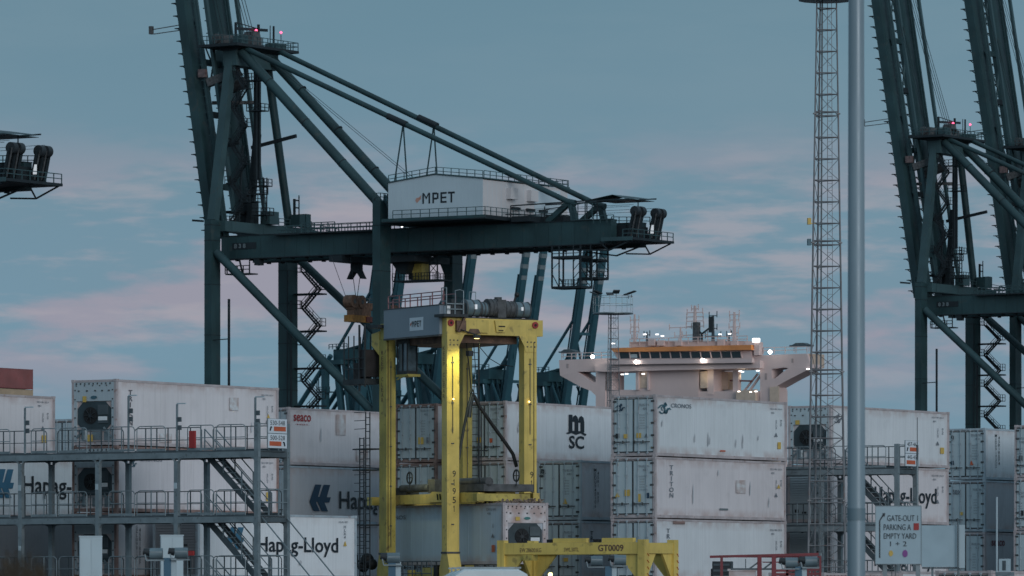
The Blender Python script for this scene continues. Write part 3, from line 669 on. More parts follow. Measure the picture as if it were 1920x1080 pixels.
# ------------------------------------------------------------------ service racks of galvanised steel
def rack(X, Y, wid, length, bay, label, signtxt, name='service_rack', dz=0.0, poles=True):
    r = thing(name, (X, Y, 0), A_C, label, 'steel rack', 'steel service racks in front of the reefer ends')
    zs = [2.75 + dz, 5.55 + dz, 8.30 + dz]
    n = int(length / bay + .01); ys = [bay * i for i in range(n + 1)]
    pm = MB().box(-.1, .1, -.1, .1, 0, zs[2] - .42).box(-.17, .17, -.17, .17, 0, .03).mesh('post', M['galv'])
    pm2 = MB().box(-.1, .1, -.1, .1, 0, zs[2] + 1.15).box(-.17, .17, -.17, .17, 0, .03).mesh('post', M['galv'])
    for y in ys:
        for x in (.1, wid - .1): put('post', pm2 if y == 0 else pm, r, loc=(x, y, 0))
    for z in zs:
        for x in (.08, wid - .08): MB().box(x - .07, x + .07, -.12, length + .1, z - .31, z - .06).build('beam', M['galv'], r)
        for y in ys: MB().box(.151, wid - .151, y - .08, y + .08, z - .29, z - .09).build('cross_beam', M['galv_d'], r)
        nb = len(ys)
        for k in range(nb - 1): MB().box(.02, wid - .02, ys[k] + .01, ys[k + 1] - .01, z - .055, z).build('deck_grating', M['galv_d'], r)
        kb = MB()
        for y in ys:
            for s_ in (-1, 1):
                if y == 0 and s_ < 0: continue
                kb.prism([(y + s_ * .1, z - .31), (y + s_ * .34, z - .31), (y + s_ * .17, z - .36), (y + s_ * .1, z - .50)], 'x', .03, .17)
                kb.prism([(y + s_ * .1, z - .31), (y + s_ * .34, z - .31), (y + s_ * .17, z - .36), (y + s_ * .1, z - .50)], 'x', wid - .17, wid - .03)
        kb.build('knee_braces', M['galv'], r, kind='stuff')
        # rounded guard rail loops, one per half bay
        lp = MB()
        def loop(x, y0, y1, h=1.08, R_=.022):
            c = .14
            lp.path([(x, y0, z), (x, y0, z + h - c), (x, y0 + c * .4, z + h - c * .3), (x, y0 + c, z + h), (x, y1 - c, z + h), (x, y1 - c * .4, z + h - c * .3), (x, y1, z + h - c), (x, y1, z)], R_, 5)
            lp.path([(x, y0, z + .55), (x, y1, z + .55)], R_ * .8, 5)
            k = max(1, round((y1 - y0) / .62))
            for i in range(1, k): yy = y0 + (y1 - y0) * i / k; lp.bar((x, yy, z), (x, yy, z + h), .04)
            lp.box(x - .01, x + .01, y0, y1, z + .02, z + .12)
        for k in range(nb - 1):
            for h0, h1 in ((.14, .5), (.53, .86)):
                lp = MB(); loop(.06, ys[k] + bay * h0, ys[k] + bay * h1); lp.build('guard_rail', M['galv'], r)
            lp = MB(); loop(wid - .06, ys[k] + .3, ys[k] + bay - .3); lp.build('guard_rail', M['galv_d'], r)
        lp = MB().rail((.1, -.08, z), (wid - .1, -.08, z), 1.1, .8, .022); lp.build('end_guard_rail', M['galv'], r)
    for lo, hi in ((0, zs[0]), (zs[0], zs[1]), (zs[1], zs[2])):
        st = put('stair_flight', None, r)
        for x in (.95, 1.75): MB().bar((x, .45, lo - .02), (x, 3.35, hi - .05), .06, .26).build('stringer', M['galv_d'], st)
        tm = MB().box(0, .74, -.12, .12, -.02, .02).mesh('tread', M['galv'])
        for i in range(11):
            t = (i + .6) / 11.4; put('tread', tm, st, loc=(.98, .45 + 2.9 * t, lo + (hi - lo) * t))
        hr = MB()
        for x in (.93, 1.77):
            hr.bar((x, .45, lo + .95), (x, 3.35, hi + .95), .04); hr.bar((x, .45, lo + .5), (x, 3.35, hi + .5), .032)
            for t in (0, .33, .66, 1): hr.bar((x, .45 + 2.9 * t, lo + (hi - lo) * t), (x, .45 + 2.9 * t, lo + (hi - lo) * t + .95), .045)
        hr.build('handrail', M['galv'], st)
    # slim lamp poles and plug boxes
    for y, x, z0, z1 in [(yy, xx, zs[2], zs[2] + hh) for yy, xx, hh in ((.1, .1, 2.2), (bay, .1, 2.0), (bay * 2, wid - .1, 2.5), (bay * 2.95, .1, 2.0)) if yy < length and poles]:
        p = MB().box(x - .035, x + .035, y - .035, y + .035, z0, z1).build('lamp_pole', M['galv'], r)
        MB().box(x - .03, x + .03, y - .45, y, z1, z1 + .05).build('lamp_head', M['cabinet'], p)
        MB().box(x - .03, x + .06, y - .2, y - .02, z1 - .75, z1 - .55).box(x - .03, x + .06, y - .2, y - .02, z1 - 1.1, z1 - .9).build('speaker_box', M['galv_d'], p)
    for y in ys[1:]:
        MB().box(-.03, .0, y - .07, y + .07, 6.7, 6.95).box(-.03, .0, y - .06, y + .06, 4.1, 4.3).build('plug_box', M['cabinet'], r)
    if poles: MB().box(-.02, .1, bay * .76, bay * .83, zs[2] + .12, zs[2] + .85).build('fire_equipment_box', M['red'], r)
    if poles: MB().box(-.02, .1, bay * .78, bay * .88, zs[0] + 1.1, zs[0] + 1.3).build('fire_equipment_box', M['red'], r)
    # two number boards on the end
    for k, (t1, left) in enumerate(signtxt):
        z0 = zs[2] + .72 - k * .63
        s_ = MB().box(.62, 1.98, -.20, -.17, z0, z0 + .60).build('number_board', M['signw'], r)
        MB().box(.60, 2.0, -.168, -.14, z0 - .015, z0 + .615).build('board_frame', M['galv'], s_)
        mark(T(t1, 0), M['galv_d'], s_, (.76, -.2, z0 + .34), (1, 0, 0), 1.06, .19)
        if left: mark(SQ, M['orange'], s_, (1.02, -.2, z0 + .09), (1, 0, 0), .86, .19, 'orange_bar'); mark(poly_mesh([[(0, 0), (.45, 0), (.75, .75), (1, .7), (.8, 1), (.3, .95)]]), M['ink'], s_, (.70, -.2, z0 + .09), (1, 0, 0), .2, .19, 'arrow')
        else: mark(SQ, M['orange'], s_, (.70, -.2, z0 + .09), (1, 0, 0), .86, .19, 'orange_bar'); mark(poly_mesh([[(1, 0), (.55, 0), (.25, .75), (0, .7), (.2, 1), (.7, .95)]]), M['ink'], s_, (1.66, -.2, z0 + .09), (1, 0, 0), .2, .19, 'arrow')
    return r
R1 = rack(-10.8, 233.9, 2.35, 21.0, 4.2, 'three level galvanised steel rack with stairs in front of the left container stacks', [('530-548', True), ('500-528', False)])
R2 = rack(18.55, 268.0, 2.05, 12.6, 4.2, 'steel rack with two number boards above the gate sign, behind the big pole', [('457-467', True), ('445-455', False)], dz=.08, poles=False)
# long sloping stay bars of the ground stair beyond the left rack
for x in (.3, 2.1): MB().bar((x, -.1, 5.45), (x, -5.2, .3), .045).build('sloping_stay', M['galv'], R1)

# ------------------------------------------------------------------ yellow straddle carrier
CX, CY, CR = -3.05, 260.1, R(30)
car = thing('straddle_carrier', (CX, CY, 0), CR, 'tall yellow straddle carrier numbered 91951 carrying a reefer container', 'straddle carrier')
Wd, Ln = 4.19, 5.9
def vbar(mb, p, q, w, h): return mb.bar(p, q, w, h)
legs = [((0, 0), .66, .50, 4.2), ((0, Ln), .50, .72, 4.2), ((Wd, 0), .68, .50, 4.2), ((Wd, Ln), .52, .72, 4.2)]
LG = []
for (x, y), w, l, zb in legs:
    b = MB(); b.box(x, x + w, y, y + l, zb, 14.45)
    if x == 0: b.prism([(y, zb), (y + l, zb), (y + l + .25, zb - .8), (y + l + .25, 1.9), (y - .25, 1.9), (y - .25, zb - .8)], 'x', x, x + w)
    else: b.prism([(y, zb), (y + l, zb), (y + l + .25, zb - .8), (y + l + .25, 1.9), (y - .25, 1.9), (y - .25, zb - .8)], 'x', x, x + w)
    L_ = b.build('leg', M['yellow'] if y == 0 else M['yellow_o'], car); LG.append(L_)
    k = MB()     # flange collar, cable conduit and clamps
    k.box(x - .03, x + w + .03, y - .04, y + l + .03, zb - .05, zb + .04)
    k.tube((x + w * .45, y - .035, 13.4), (x + w * .45, y - .035, 9.8 if y == 0 else 4.5), .018, 6)
    for z in (5.5, 7.4, 9.3, 11.2, 13.1): k.box(x + w * .35, x + w * .55, y - .05, y, z, z + .05)
    k.build('conduit', M['grime'], L_)
    if y == 0:
        xa, xb = (x, x + w + .28) if x == 0 else (x - .28, x + w); g_ = MB().prism([(xa, 14.45), (xb, 14.45), (min(xb, x + w), 13.95), (min(xb, x + w) - .05, 13.7), (max(xa, x) + .05, 13.7), (max(xa, x), 13.95)], 'y', y - .03, y); g_.build('gusset_plate', M['yellow'], L_)
        bb = MB()
        for i in range(3):
            for j in range(2): bb.tube((x + .15 + i * .2, y - .06, 13.95 + j * .22), (x + .15 + i * .2, y - .03, 13.95 + j * .22), .035, 6)
        bb.build('bolts', M['grime'], L_, kind='stuff')
# groove between the two halves of the rear left leg
MB().box(.06, .10, Ln - .012, Ln, 4.3, 14.4).build('leg_groove', M['slot'], LG[1])
for dx in (0,):
    for i, ch in enumerate('91951'):
        z1 = 6.93 - i * .41
        if i == 5: break
        cw = .09 if ch == '1' else .17; gm_ = ONE if ch == '1' else T(ch, .0); mark(gm_, M['ink'], LG[0], (.30 + (.17 - cw) / 2, 0, z1 + .82), (1, 0, 0), cw, .30); mark(gm_, M['ink'], LG[2], (Wd + .32 + (.17 - cw) / 2, 0, z1 + .82), (1, 0, 0), cw, .30)
mark(T('PLEASE KEEP CLEAR', .01), M['ink_soft'], LG[0], (0, .16, 14.0), (0, 0, -1), 2.2, .15, zdir=(0, -1, 0)) if False else None
for L_, yy in ((LG[0], .12), (LG[1], Ln + .24)):
    for i, ch in enumerate('KEEP CLEAR'):
        if ch != ' ': mark(T(ch), M['rusty'], L_, (0, yy + .26, 13.7 - i * .25), (0, -1, 0), .20, .19)
# portal beams along the top
b = MB().box(-.0, Wd + .68 + .35, .02, .62, 14.452, 15.22)
fb = b.build('front_beam', M['yellow'], car)
MB().box(.9, 2.2, -.10, .015, 14.55, 15.15).build('side_box', M['yellow'], fb)
MB().prism([(1.05, 14.5), (1.75, 14.5), (1.62, 14.72), (1.18, 14.72)], 'y', -.14, -.105).build('step_bracket', M['rusty'], fb)
MB().prism([(2.55, 15.15), (3.45, 15.15), (3.05, 14.6), (2.65, 14.6)], 'y', -.07, .015).build('stiffener_plate', M['yellow'], fb)
MB().box(2.75, 3.1, -.10, -.072, 14.85, 14.9).build('slot', M['slot'], fb); MB().box(2.75, 3.0, -.10, -.072, 14.66, 14.7).build('slot', M['slot'], fb)
for x in (.2, 4.78):
    l_ = MB().tube((x, -.05, 14.98), (x, .01, 14.98), .16, 14).build('tail_lamp', M['red'], fb); MB().tube((x, -.08, 14.98), (x, -.052, 14.98), .06, 10).build('lens', M['slot'], l_)
MB().box(.45, .95, -.16, .0, 14.6, 15.1).bar((.5, -.2, 14.55), (.85, -.2, 15.25), .1).build('hose_cluster', M['rusty'], fb)
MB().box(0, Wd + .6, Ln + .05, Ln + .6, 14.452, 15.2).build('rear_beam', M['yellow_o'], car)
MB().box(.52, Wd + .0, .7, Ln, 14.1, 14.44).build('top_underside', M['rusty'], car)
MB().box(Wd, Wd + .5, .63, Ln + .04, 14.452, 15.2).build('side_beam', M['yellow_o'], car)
sp_ = MB().box(-.14, .12, .46, Ln + .02, 14.46, 15.82).build('side_panel', M['tarp'], car)
MB().box(-.16, .14, .44, Ln + .04, 15.825, 15.87).box(-.17, .10, .5, Ln, 14.38, 14.455).build('panel_edging', M['grime'], sp_)
mark(SQ, M['signw'], sp_, (-.14, 3.35, 14.72), (0, -1, 0), 1.35, .62, 'name_plate'); 
mark(MPET, M['ink'], sp_, (-.155, 3.08, 14.90), (0, -1, 0), .88, .28); mark(FLAME, M['orange'], sp_, (-.155, 3.27, 14.92), (0, -1, 0), .15, .24, 'emblem')
# deck, rails and machinery on top
MB().box(-.35, .95, -.35, .6, 15.25, 15.38).box(-.35, .95, Ln + .2, Ln + 1.3, 15.0, 15.15).box(.6, Wd + .7, .2, Ln + .6, 15.23, 15.29).build('top_deck', M['dark'], car)
MB().rail((.1, .5, 15.87), (.1, Ln, 15.87), .62, 1.1, .022).rail((.9, .8, 15.3), (.9, Ln + 1, 15.3), 1.1, 1.2, .022).build('red_guard_rail', mat('dull_red_rail', (.30, .14, .15), .5), car)
MB().rail((.0, .05, 15.38), (.0, .5, 15.38), 1.25, .4, .022, 2).rail((.0, .05, 15.38), (.9, .05, 15.38), .5, .45, .022).path([(.5, .1, 15.3), (.5, .1, 16.5), (.75, .1, 16.55), (.95, .1, 16.5), (.95, .1, 15.3)], .022, 5).build('grey_guard_rail', M['galv'], car)
ms = thing('x', (0, 0, 0), 0, 'x', 'x') if False else None
def motor(x0, x1, r_, z, y=.5, m='motor', nm='motor'):
    o = MB().tube((x0, y, z), (x1, y, z), r_, 18).build(nm, M[m], car)
    f = MB()
    for k in range(3): xx = x0 + .02 + k * (x1 - x0 - .07) / 2; f.tube((xx, y, z), (xx + .05, y, z), r_ + .025, 18)
    f.build('cooling_fins', M['grime'], o); return o
motor(1.15, 1.95, .40, 15.72); motor(1.98, 2.38, .34, 15.68, m='motor'); motor(2.40, 2.85, .42, 15.75, m='grime', nm='pump'); motor(3.30, 3.80, .40, 15.70, m='grime', nm='pump'); motor(3.85, 4.65, .38, 15.70)
MB().box(2.85, 3.3, .15, .85, 15.3, 16.15).tube((3.05, .5, 16.15), (3.05, .5, 16.28), .18, 10).build('gear_case', M['grime'], car)
MB().box(.45, 1.1, .2, .9, 15.3, 15.95).box(.3, .5, .1, .5, 15.4, 16.1).build('control_cabinet', M['dark'], car)
MB().box(.1, .55, .2, .6, 15.4, 15.8).build('tank', M['white'], car)
MB().box(1.55, 1.64, -.0, .1, 15.66, 15.88).box(4.1, 4.18, .05, .14, 15.66, 15.82).build('glowing_gauge', M['lamp_c'], car)
MB().tube((3.9, .5, 16.05), (4.05, .5, 16.4), .05, 8).ball((4.08, .5, 16.42), .13).build('exhaust_pipe', M['black'], car)
MB().path([(1.6, .7, 16.1), (1.6, .7, 16.5), (1.95, .7, 16.5), (1.95, .7, 16.1)], .022, 5).build('lifting_bail', M['galv'], car)
# driver cab below the panel
cab = MB().box(.35, .92, 4.5, 5.5, 12.75, 12.9).build('driver_cab', M['dark'], car); MB().box(.35, .92, 4.5, 5.5, 14.2, 14.4).build('cab_roof', M['dark'], cab)
MB().box(.40, .88, 4.55, 5.45, 12.9, 14.2).build('cab_glass', mat('cab_window_glass', (.10, .15, .18), .15, var=.35, vscale=2.5), cab)
pp = MB()
for x in (.37, .90):
    for y in (4.52, 5.0, 5.48): pp.bar((x, y, 12.85), (x, y, 14.25), .05)
pp.box(.5, .8, 4.7, 5.1, 12.95, 13.5).build('cab_frame', M['dark'], cab)
MB().box(.33, 1.0, 4.35, 5.55, 12.62, 12.74).bar((.3, 5.4, 12.5), (.3, 4.3, 12.72), .05).build('cab_floor', M['yellow_o'], cab)
# access basket on the left side
bk = MB().box(-.55, .45, Ln + 1.2, Ln + 3.4, 12.35, 12.6).build('access_basket', M['dark'], car)
rb = MB()
for x in (-.5, .4):
    for y in (Ln + 1.25, Ln + 1.8, Ln + 2.35, Ln + 2.9, Ln + 3.35): rb.bar((x, y, 12.6), (x, y, 14.7 if y > Ln + 1.5 else 15.0), .045)
    for z in (13.1, 13.6): rb.bar((x, Ln + 1.25, z), (x, Ln + 3.35, z), .04)
rb.bar((-.5, Ln + 1.25, 12.2), (-.5, Ln + 1.25, 15.2), .08).bar((-.5, Ln + 1.8, 12.0), (-.5, Ln + 1.8, 15.2), .08).build('basket_bars', M['dark'], bk)
MB().box(-.45, .35, Ln + 1.3, Ln + 2.0, 12.7, 14.0).box(-.3, .3, Ln + 2.2, Ln + 2.8, 12.6, 13.4).build('power_pack', mat('dark_red_brown', (.028, .022, .024), .6, var=.3, vscale=3), bk)
MB().prism([(Ln + .73, 14.85), (Ln + 1.5, 14.75), (Ln + 1.5, 14.2), (Ln + .73, 13.7)], 'x', .0, .3).build('yellow_bracket', M['yellow'], car)
# ladders
def ladder(mb, x, y, z0, z1, ax='y', w=.42, step=.33, r=.022):
    a, c = ((x, y - w / 2), (x, y + w / 2)) if ax == 'y' else ((x - w / 2, y), (x + w / 2, y))
    mb.bar((*a, z0), (*a, z1), r * 2); mb.bar((*c, z0), (*c, z1), r * 2)
    z = z0 + .15
    while z < z1: mb.bar((*a, z), (*c, z), r * 1.6); z += step
    return mb
lad = MB(); ladder(lad, -.15, Ln + 1.6, 3.0, 11.0); ladder(lad, -.15, Ln + 2.2, 3.0, 9.8)
for z in (9.2, 8.2, 5.55): lad.box(-.5, .35, Ln + 1.1, Ln + 2.5, z, z + .06)
for z in (10.2, 7.2, 4.2):
    for k in range(3): lad.bar((-.45, Ln + 1.2, z + k * .4), (-.45, Ln + 2.4, z + k * .4), .03)
lad.build('outer_ladder', M['dark'], car)
lad = MB(); ladder(lad, 5.02, Ln + .3, 5.2, 14.2, 'x'); ladder(lad, 5.6, Ln + .4, 4.5, 11.2, 'x', .3)
for z in (7.8, 9.2): lad.path([(4.8, Ln + .3, z), (5.0, Ln - .2, z), (5.5, Ln - .1, z), (5.7, Ln + .4, z)], .03, 5)
lad.build('inner_ladder', M['dark'], car)
# energy chain and hoses
MB().path([(1.85, 1.0, 11.7), (2.05, 1.0, 11.6), (2.3, 1.0, 11.15), (3.0, 1.0, 10.3), (3.8, 1.0, 9.35), (4.15, 1.0, 8.9), (4.35, 1.0, 8.3)], .09, 8).build('thick_hose', M['black'], car)
MB().path([(1.85, .9, 11.7), (1.65, .9, 11.1), (1.5, 1.0, 10.2), (1.3, 1.0, 9.2), (1.2, 1.0, 8.6)], .07, 8).path([(1.92, .95, 11.6), (1.8, 1.0, 11.2), (1.75, 1.0, 10.6)], .12, 8).path([(1.75, .9, 11.75), (1.85, .9, 11.95), (1.97, .9, 11.75)], .04, 6).build('hose_bundle', M['dark'], car)
MB().path([(1.9, 1, 11.6), (1.8, 1, 12.6), (1.6, 1, 14.2)], .03, 5).path([(2.0, 1, 11.6), (2.1, 1, 13.0), (2.0, 1, 14.2)], .02, 5).path([(1.0, 1, 8.5), (1.1, 1.0, 12.0), (1.0, 1, 14.2)], .02, 5).build('hanging_cable', M['black'], car)
MB().path([(2.2, .9, 14.3), (2.3, .9, 13.9), (2.8, .9, 13.4), (3.4, .9, 13.1), (4.1, .9, 13.05)], .02, 5).build('slack_cable', M['black'], car)
MB().box(1.75, 2.0, 1.0, 1.3, 13.5, 13.75).build('work_lamp', M['dark'], car)
for x, z in ((.30, 11.4), (Wd + .22, 11.35)):
    MB().ball((x, -.09, z), .042).build('marker_lamp', M['lamp_w'], car)
# spreader lying on the carried container
spx = MB().box(1.95, 2.95, -1.3, 9.0, 6.62, 7.05).build('spreader', M['yellow'], car)
MB().box(.62, 3.5, -1.75, -1.35, 6.6, 6.95).build('end_beam', M['yellow_o'], spx)
MB().box(.62, 4.1, 8.5, 9.0, 6.55, 6.95).build('end_beam', M['yellow'], spx)
for x in (.75, 3.75): MB().box(x, x + .35, -1.6, 7.8, 6.55, 7.0).build('side_girder', M['yellow'], spx)
MB().prism([(.6, 7.05), (2.4, 7.1), (3.0, 6.85), (3.0, 6.6), (.4, 6.6)], 'x', .55, .74).build('head_plate', M['yellow'], spx)
for k in range(3): MB().bar((.545, 1.3 + k * .26, 6.7), (.545, 1.36 + k * .26, 6.98), .1, .03).build('plate_slot', M['slot'], spx)
gm = MB(); gm.box(.9, 3.6, -1.9, 1.2, 7.06, 7.40); gm.tube((1.2, -1.9, 7.5), (1.2, 1.0, 7.5), .22, 10); gm.tube((.9, 3.2, 7.3), (.9, 6.0, 7.3), .2, 10); gm.box(.8, 2.2, 2.6, 3.3, 7.06, 7.7); gm.box(1.5, 2.4, .2, 1.0, 7.3, 7.7); gm.box(.8, 1.5, 5.4, 6.6, 7.0, 7.35)
gm.build('spreader_gear', M['grime'], spx)
for y in (4.7, -2.0):
    sh = MB(); cx_ = .6 if y > 0 else 2.6; c_ = Vector((cx_, y, 7.8)); n_ = 16
    pts = [c_ + Vector((0, math.cos(2 * math.pi * i / n_), math.sin(2 * math.pi * i / n_))) * .27 for i in range(n_ + 1)]
    sh.path(pts, .04, 5); sh.bar(c_ + Vector((0, -.25, 0)), c_ + Vector((0, .25, 0)), .04); sh.bar(c_ + Vector((0, 0, -.5)), c_ + Vector((0, 0, .25)), .04)
    sh.build('rope_sheave', M['dark'], spx)
for x in (.95, 3.9):
    for y in (-1.4, 6.8): MB().tube((x, y, 7.0), (x, y, 14.1), .02, 5).build('hoist_rope', M['black'], spx)
# lower side beams, wheels, platform
for x in (-.02, Wd + .1):
    sb = MB().box(x, x + .62, -1.6, Ln + 2.3, 1.25, 1.9).build('sill_beam', M['yellow'], car)
    for y in (-1.0, 1.3, 4.3, Ln + 1.5):
        w_ = MB().tube((x + .06, y, .78), (x + .56, y, .78), .78, 22).build('wheel', M['tyre'], car); MB().tube((x + .02, y, .78), (x + .6, y, .78), .34, 14).build('rim', M['yellow'], w_)
sbm = MB().box(-.3, .5, 1.0, 4.7, 2.55, 2.65).rail((-.28, 1.0, 2.65), (-.28, 4.7, 2.65), 1.15, .9, .022).rail((.5, 1.0, 2.65), (.5, 4.7, 2.65), 1.15, .9, .022)
sbm.build('lower_platform', M['galv_d'], car)
MB().box(.0, .45, 1.3, 2.4, 2.66, 3.5).box(.1, .4, 2.8, 3.2, 2.66, 3.3).tube((.2, 3.8, 2.7), (.2, 3.8, 3.4), .2, 10).build('hydraulic_unit', M['yellow_o'], car)
MB().box(-.02, .4, .95, 1.25, 2.66, 3.6).build('pump_box', M['black'], car); MB().ball((.2, Ln + 2.3, 3.9), .35).ball((.1, Ln + 2.5, 3.6), .3).ball((.3, Ln + 2.0, 3.7), .28).build('cable_drum', M['black'], car)
MB().box(.30, .44, -.07, .0, 2.2, 3.3).box(.1, .16, -.06, .0, 2.1, 3.2).build('leg_pipes', M['grime'], LG[0])
# the carrier's own lit work lamp above the near leg
wl_h = MB().box(.62, .9, -1.6, -1.38, 14.2, 14.36).bar((.75, -1.5, 14.36), (.6, -.05, 14.7), .05).build('flood_lamp', M['dark'], car)
MB().box(.66, .86, -1.56, -1.42, 14.185, 14.198).build('lamp_lens', M['lamp_w'], wl_h)
ld = bpy.data.lights.new('flood_lamp_light', 'SPOT'); ld.energy = 470; ld.color = (.97, .97, .34); ld.spot_size = R(75); ld.spot_blend = 1.0; ld.shadow_soft_size = .25
lo_ = bpy.data.objects.new('flood_lamp_light', ld); COL.objects.link(lo_); lo_.parent = wl_h; lo_.location = (.75, -1.5, 14.15)
lo_.rotation_euler = (Vector((-.10, 1.0, -1.05))).to_track_quat('-Z', 'Y').to_euler()
ld2 = bpy.data.lights.new('spreader_point_light', 'POINT'); ld2.energy = 25; ld2.color = (1, .92, .4); ld2.shadow_soft_size = .1  # bare warm point light beside the spreader, no lamp modelled
lo2 = bpy.data.objects.new('spreader_point_light', ld2); COL.objects.link(lo2); lo2.parent = car; lo2.location = (-.1, 3.2, 7.9)

# ------------------------------------------------------------------ yellow lifting frame GT0009
d_ = 200.0; X_ = (1206 - 960) / F * d_
gt = thing('yellow_gantry_frame', (X_, d_, 0), A_C, 'low yellow steel frame lettered GT0009 standing before the container stacks', 'lifting frame')
# local y runs to the left and away, x away to the right
Lf, Wf, Zt = 6.05, 2.05, 4.08
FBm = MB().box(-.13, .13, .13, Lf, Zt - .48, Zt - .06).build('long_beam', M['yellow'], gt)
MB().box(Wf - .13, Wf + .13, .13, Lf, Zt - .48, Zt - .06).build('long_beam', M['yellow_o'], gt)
for y in (.0, Lf):
    MB().box(.14, Wf - .14, y - .12, y + .12, Zt - .46, Zt - .08).build('short_beam', M['yellow'], gt)
    for x in (0, Wf):
        lg = MB().box(x - .15, x + .15, y - .15 + .0, y + .15, 0, Zt + .04).build('leg', M['yellow'], gt)
        s_ = 1 if y == 0 else -1
        MB().prism([(y + s_ * .15, Zt - .48), (y + s_ * 1.05, Zt - .48), (y + s_ * .15, Zt - 1.5)], 'x', x - .05, x + .05).build('gusset_plate', M['yellow'], lg)
        s2 = 1 if x == 0 else -1
        MB().prism([(x + s2 * .15, Zt - .46), (x + s2 * .8, Zt - .46), (x + s2 * .15, Zt - 1.4)], 'y', y - .05, y + .05).build('gusset_plate', M['yellow'], lg)
        hz = MB()
        for k in range(14): hz.bar((x + .13, y - .152, .4 + k * .24), (x + .02, y - .152, .5 + k * .24), .07, .004)
        hz.build('hazard_stripes', M['orange'], lg)
for y0, y1 in ((.37, 1.7), (2.36, 3.8)): MB().box(-.10, .10, y0, y1, Zt - .055, Zt + .10).build('top_rail', M['yellow'], gt)
for y in (1.85, 3.85): MB().box(-.1, .1, y, y + .22, Zt - .055, Zt + .06).build('guide_block', M['slot'], gt)
mark(T('GT0009', .02), M['rusty'], FBm, (-.13, 1.83, Zt - .38), (0, -1, 0), 1.08, .24); mark(T('EW.28600.KG', 0), M['rusty'], FBm, (-.13, 5.2, Zt - .40), (0, -1, 0), .92, .15); mark(T('SWL.50TL', 0), M['rusty'], FBm, (-.13, 3.3, Zt - .38), (0, -1, 0), .64, .14)
MB().box(-.2, .2, Lf - 1.4, Lf - 1.0, Zt - .7, Zt - .5).build('latch', M['yellow_o'], gt)

# ------------------------------------------------------------------ lattice light masts
def light_mast(X, Y, label, top=27.92, wb=1.75, wt=.86, lights=6, pr=1.15):
    m = thing('lattice_light_mast', (X, Y, 0), R(8), label, 'light mast', 'lattice light masts in the yard')
    hw = lambda z: (wb + (wt - wb) * min(1, z / top)) / 2
    def corner(k, z):
        w = hw(z); return Vector([(-w, 0, z), (w, 0, z), (-w * .36, 1.5 * w, z)][k])
    for k in range(3): MB().tube(corner(k, 0), corner(k, top), .055, 8, .032).build('mast_leg', M['mast'], m)
    z = .6; lev = []; 
    while z < top - .2: lev.append(z); z += .93
    ties = MB(); br = MB()
    for i, z in enumerate(lev):
        for a, b_ in ((0, 1), (1, 2), (2, 0)):
            ties.tube(corner(a, z), corner(b_, z), .024, 5, caps=False)
            if i % 6 == 0: ties.tube(corner(a, z + .17), corner(b_, z + .17), .026, 5, caps=False)
            if i + 1 < len(lev):
                p, q = corner(a, z), corner(b_, lev[i + 1])
                if i % 2: p, q = corner(b_, z), corner(a, lev[i + 1])
                br.tube(p, q, .012, 4, caps=False)
                if z < 9: br.tube(corner(b_, z), corner(a, lev[i + 1]), .012, 4, caps=False)
        if i % 6 == 0:
            for k in range(3): c = corner(k, z + .085); ties.box(c.x - .08, c.x + .08, c.y - .08, c.y + .08, c.z - .03, c.z + .03)
    ties.build('ties', M['mast'], m, kind='stuff'); br.build('bracing', M['mast'], m, kind='stuff')
    cl = MB(); z = .5
    cl.bar((.10, .25, .3), (.06, .12, top), .025); cl.bar((.36, .25, .3), (.24, .12, top), .02)
    while z < top: t = z / top; cl.bar((.10 - .04 * t, .25 - .13 * t, z), (.36 - .12 * t, .25 - .13 * t, z), .016); z += .3
    cl.build('climbing_ladder', M['mast'], m)
    MB().bar((-.20, .55, .2), (-.14, .28, top), .06).build('cable_tray', M['galv_d'], m)
    pf = MB().tube((0, .2, top), (0, .2, top + .10), pr + .05, 14).build('head_platform', M['galv'], m)
    rl = MB(); n = 10
    for i in range(n):
        a0, a1 = 2 * math.pi * i / n, 2 * math.pi * (i + 1) / n
        p, q = Vector((pr * math.cos(a0), .2 + pr * math.sin(a0), top + .1)), Vector((pr * math.cos(a1), .2 + pr * math.sin(a1), top + .1))
        rl.bar(p, p + Vector((0, 0, 1.5)), .035)
        for h in (.75, 1.5): rl.bar(p + Vector((0, 0, h)), q + Vector((0, 0, h)), .04)
    rl.build('platform_railing', M['galv'], pf)
    for i in range(lights):
        a = 2 * math.pi * (i + .5) / lights; c = Vector((pr * math.cos(a), .2 + pr * math.sin(a), top + 1.75)); o_ = Vector((math.cos(a), math.sin(a), 0))
        MB().bar(c - o_ * .35 + Vector((0, 0, .05)), c + o_ * .35 + Vector((0, 0, .28)), .6, .10).bar(c, c - Vector((0, 0, .3)), .05).build('floodlight', M['dark'], m)
    return m
lm1 = light_mast((1550 - 960) / F * 240, 240, 'tall lattice light mast standing next to the big smooth pole')
for z, cc in ((18.2, 'sticker'), (17.3, 'teal')): MB().box(-.85, -.70, -.1, .08, z, z + .28).bar((-.7, 0, z + .05), (-.5, 0, z + .05), .03).build('signal_box', M[cc], lm1)
light_mast((1150 - 960) / F * 500, 500, 'smaller looking far lattice light mast with flat floodlights in front of the ship bridge', pr=1.8)

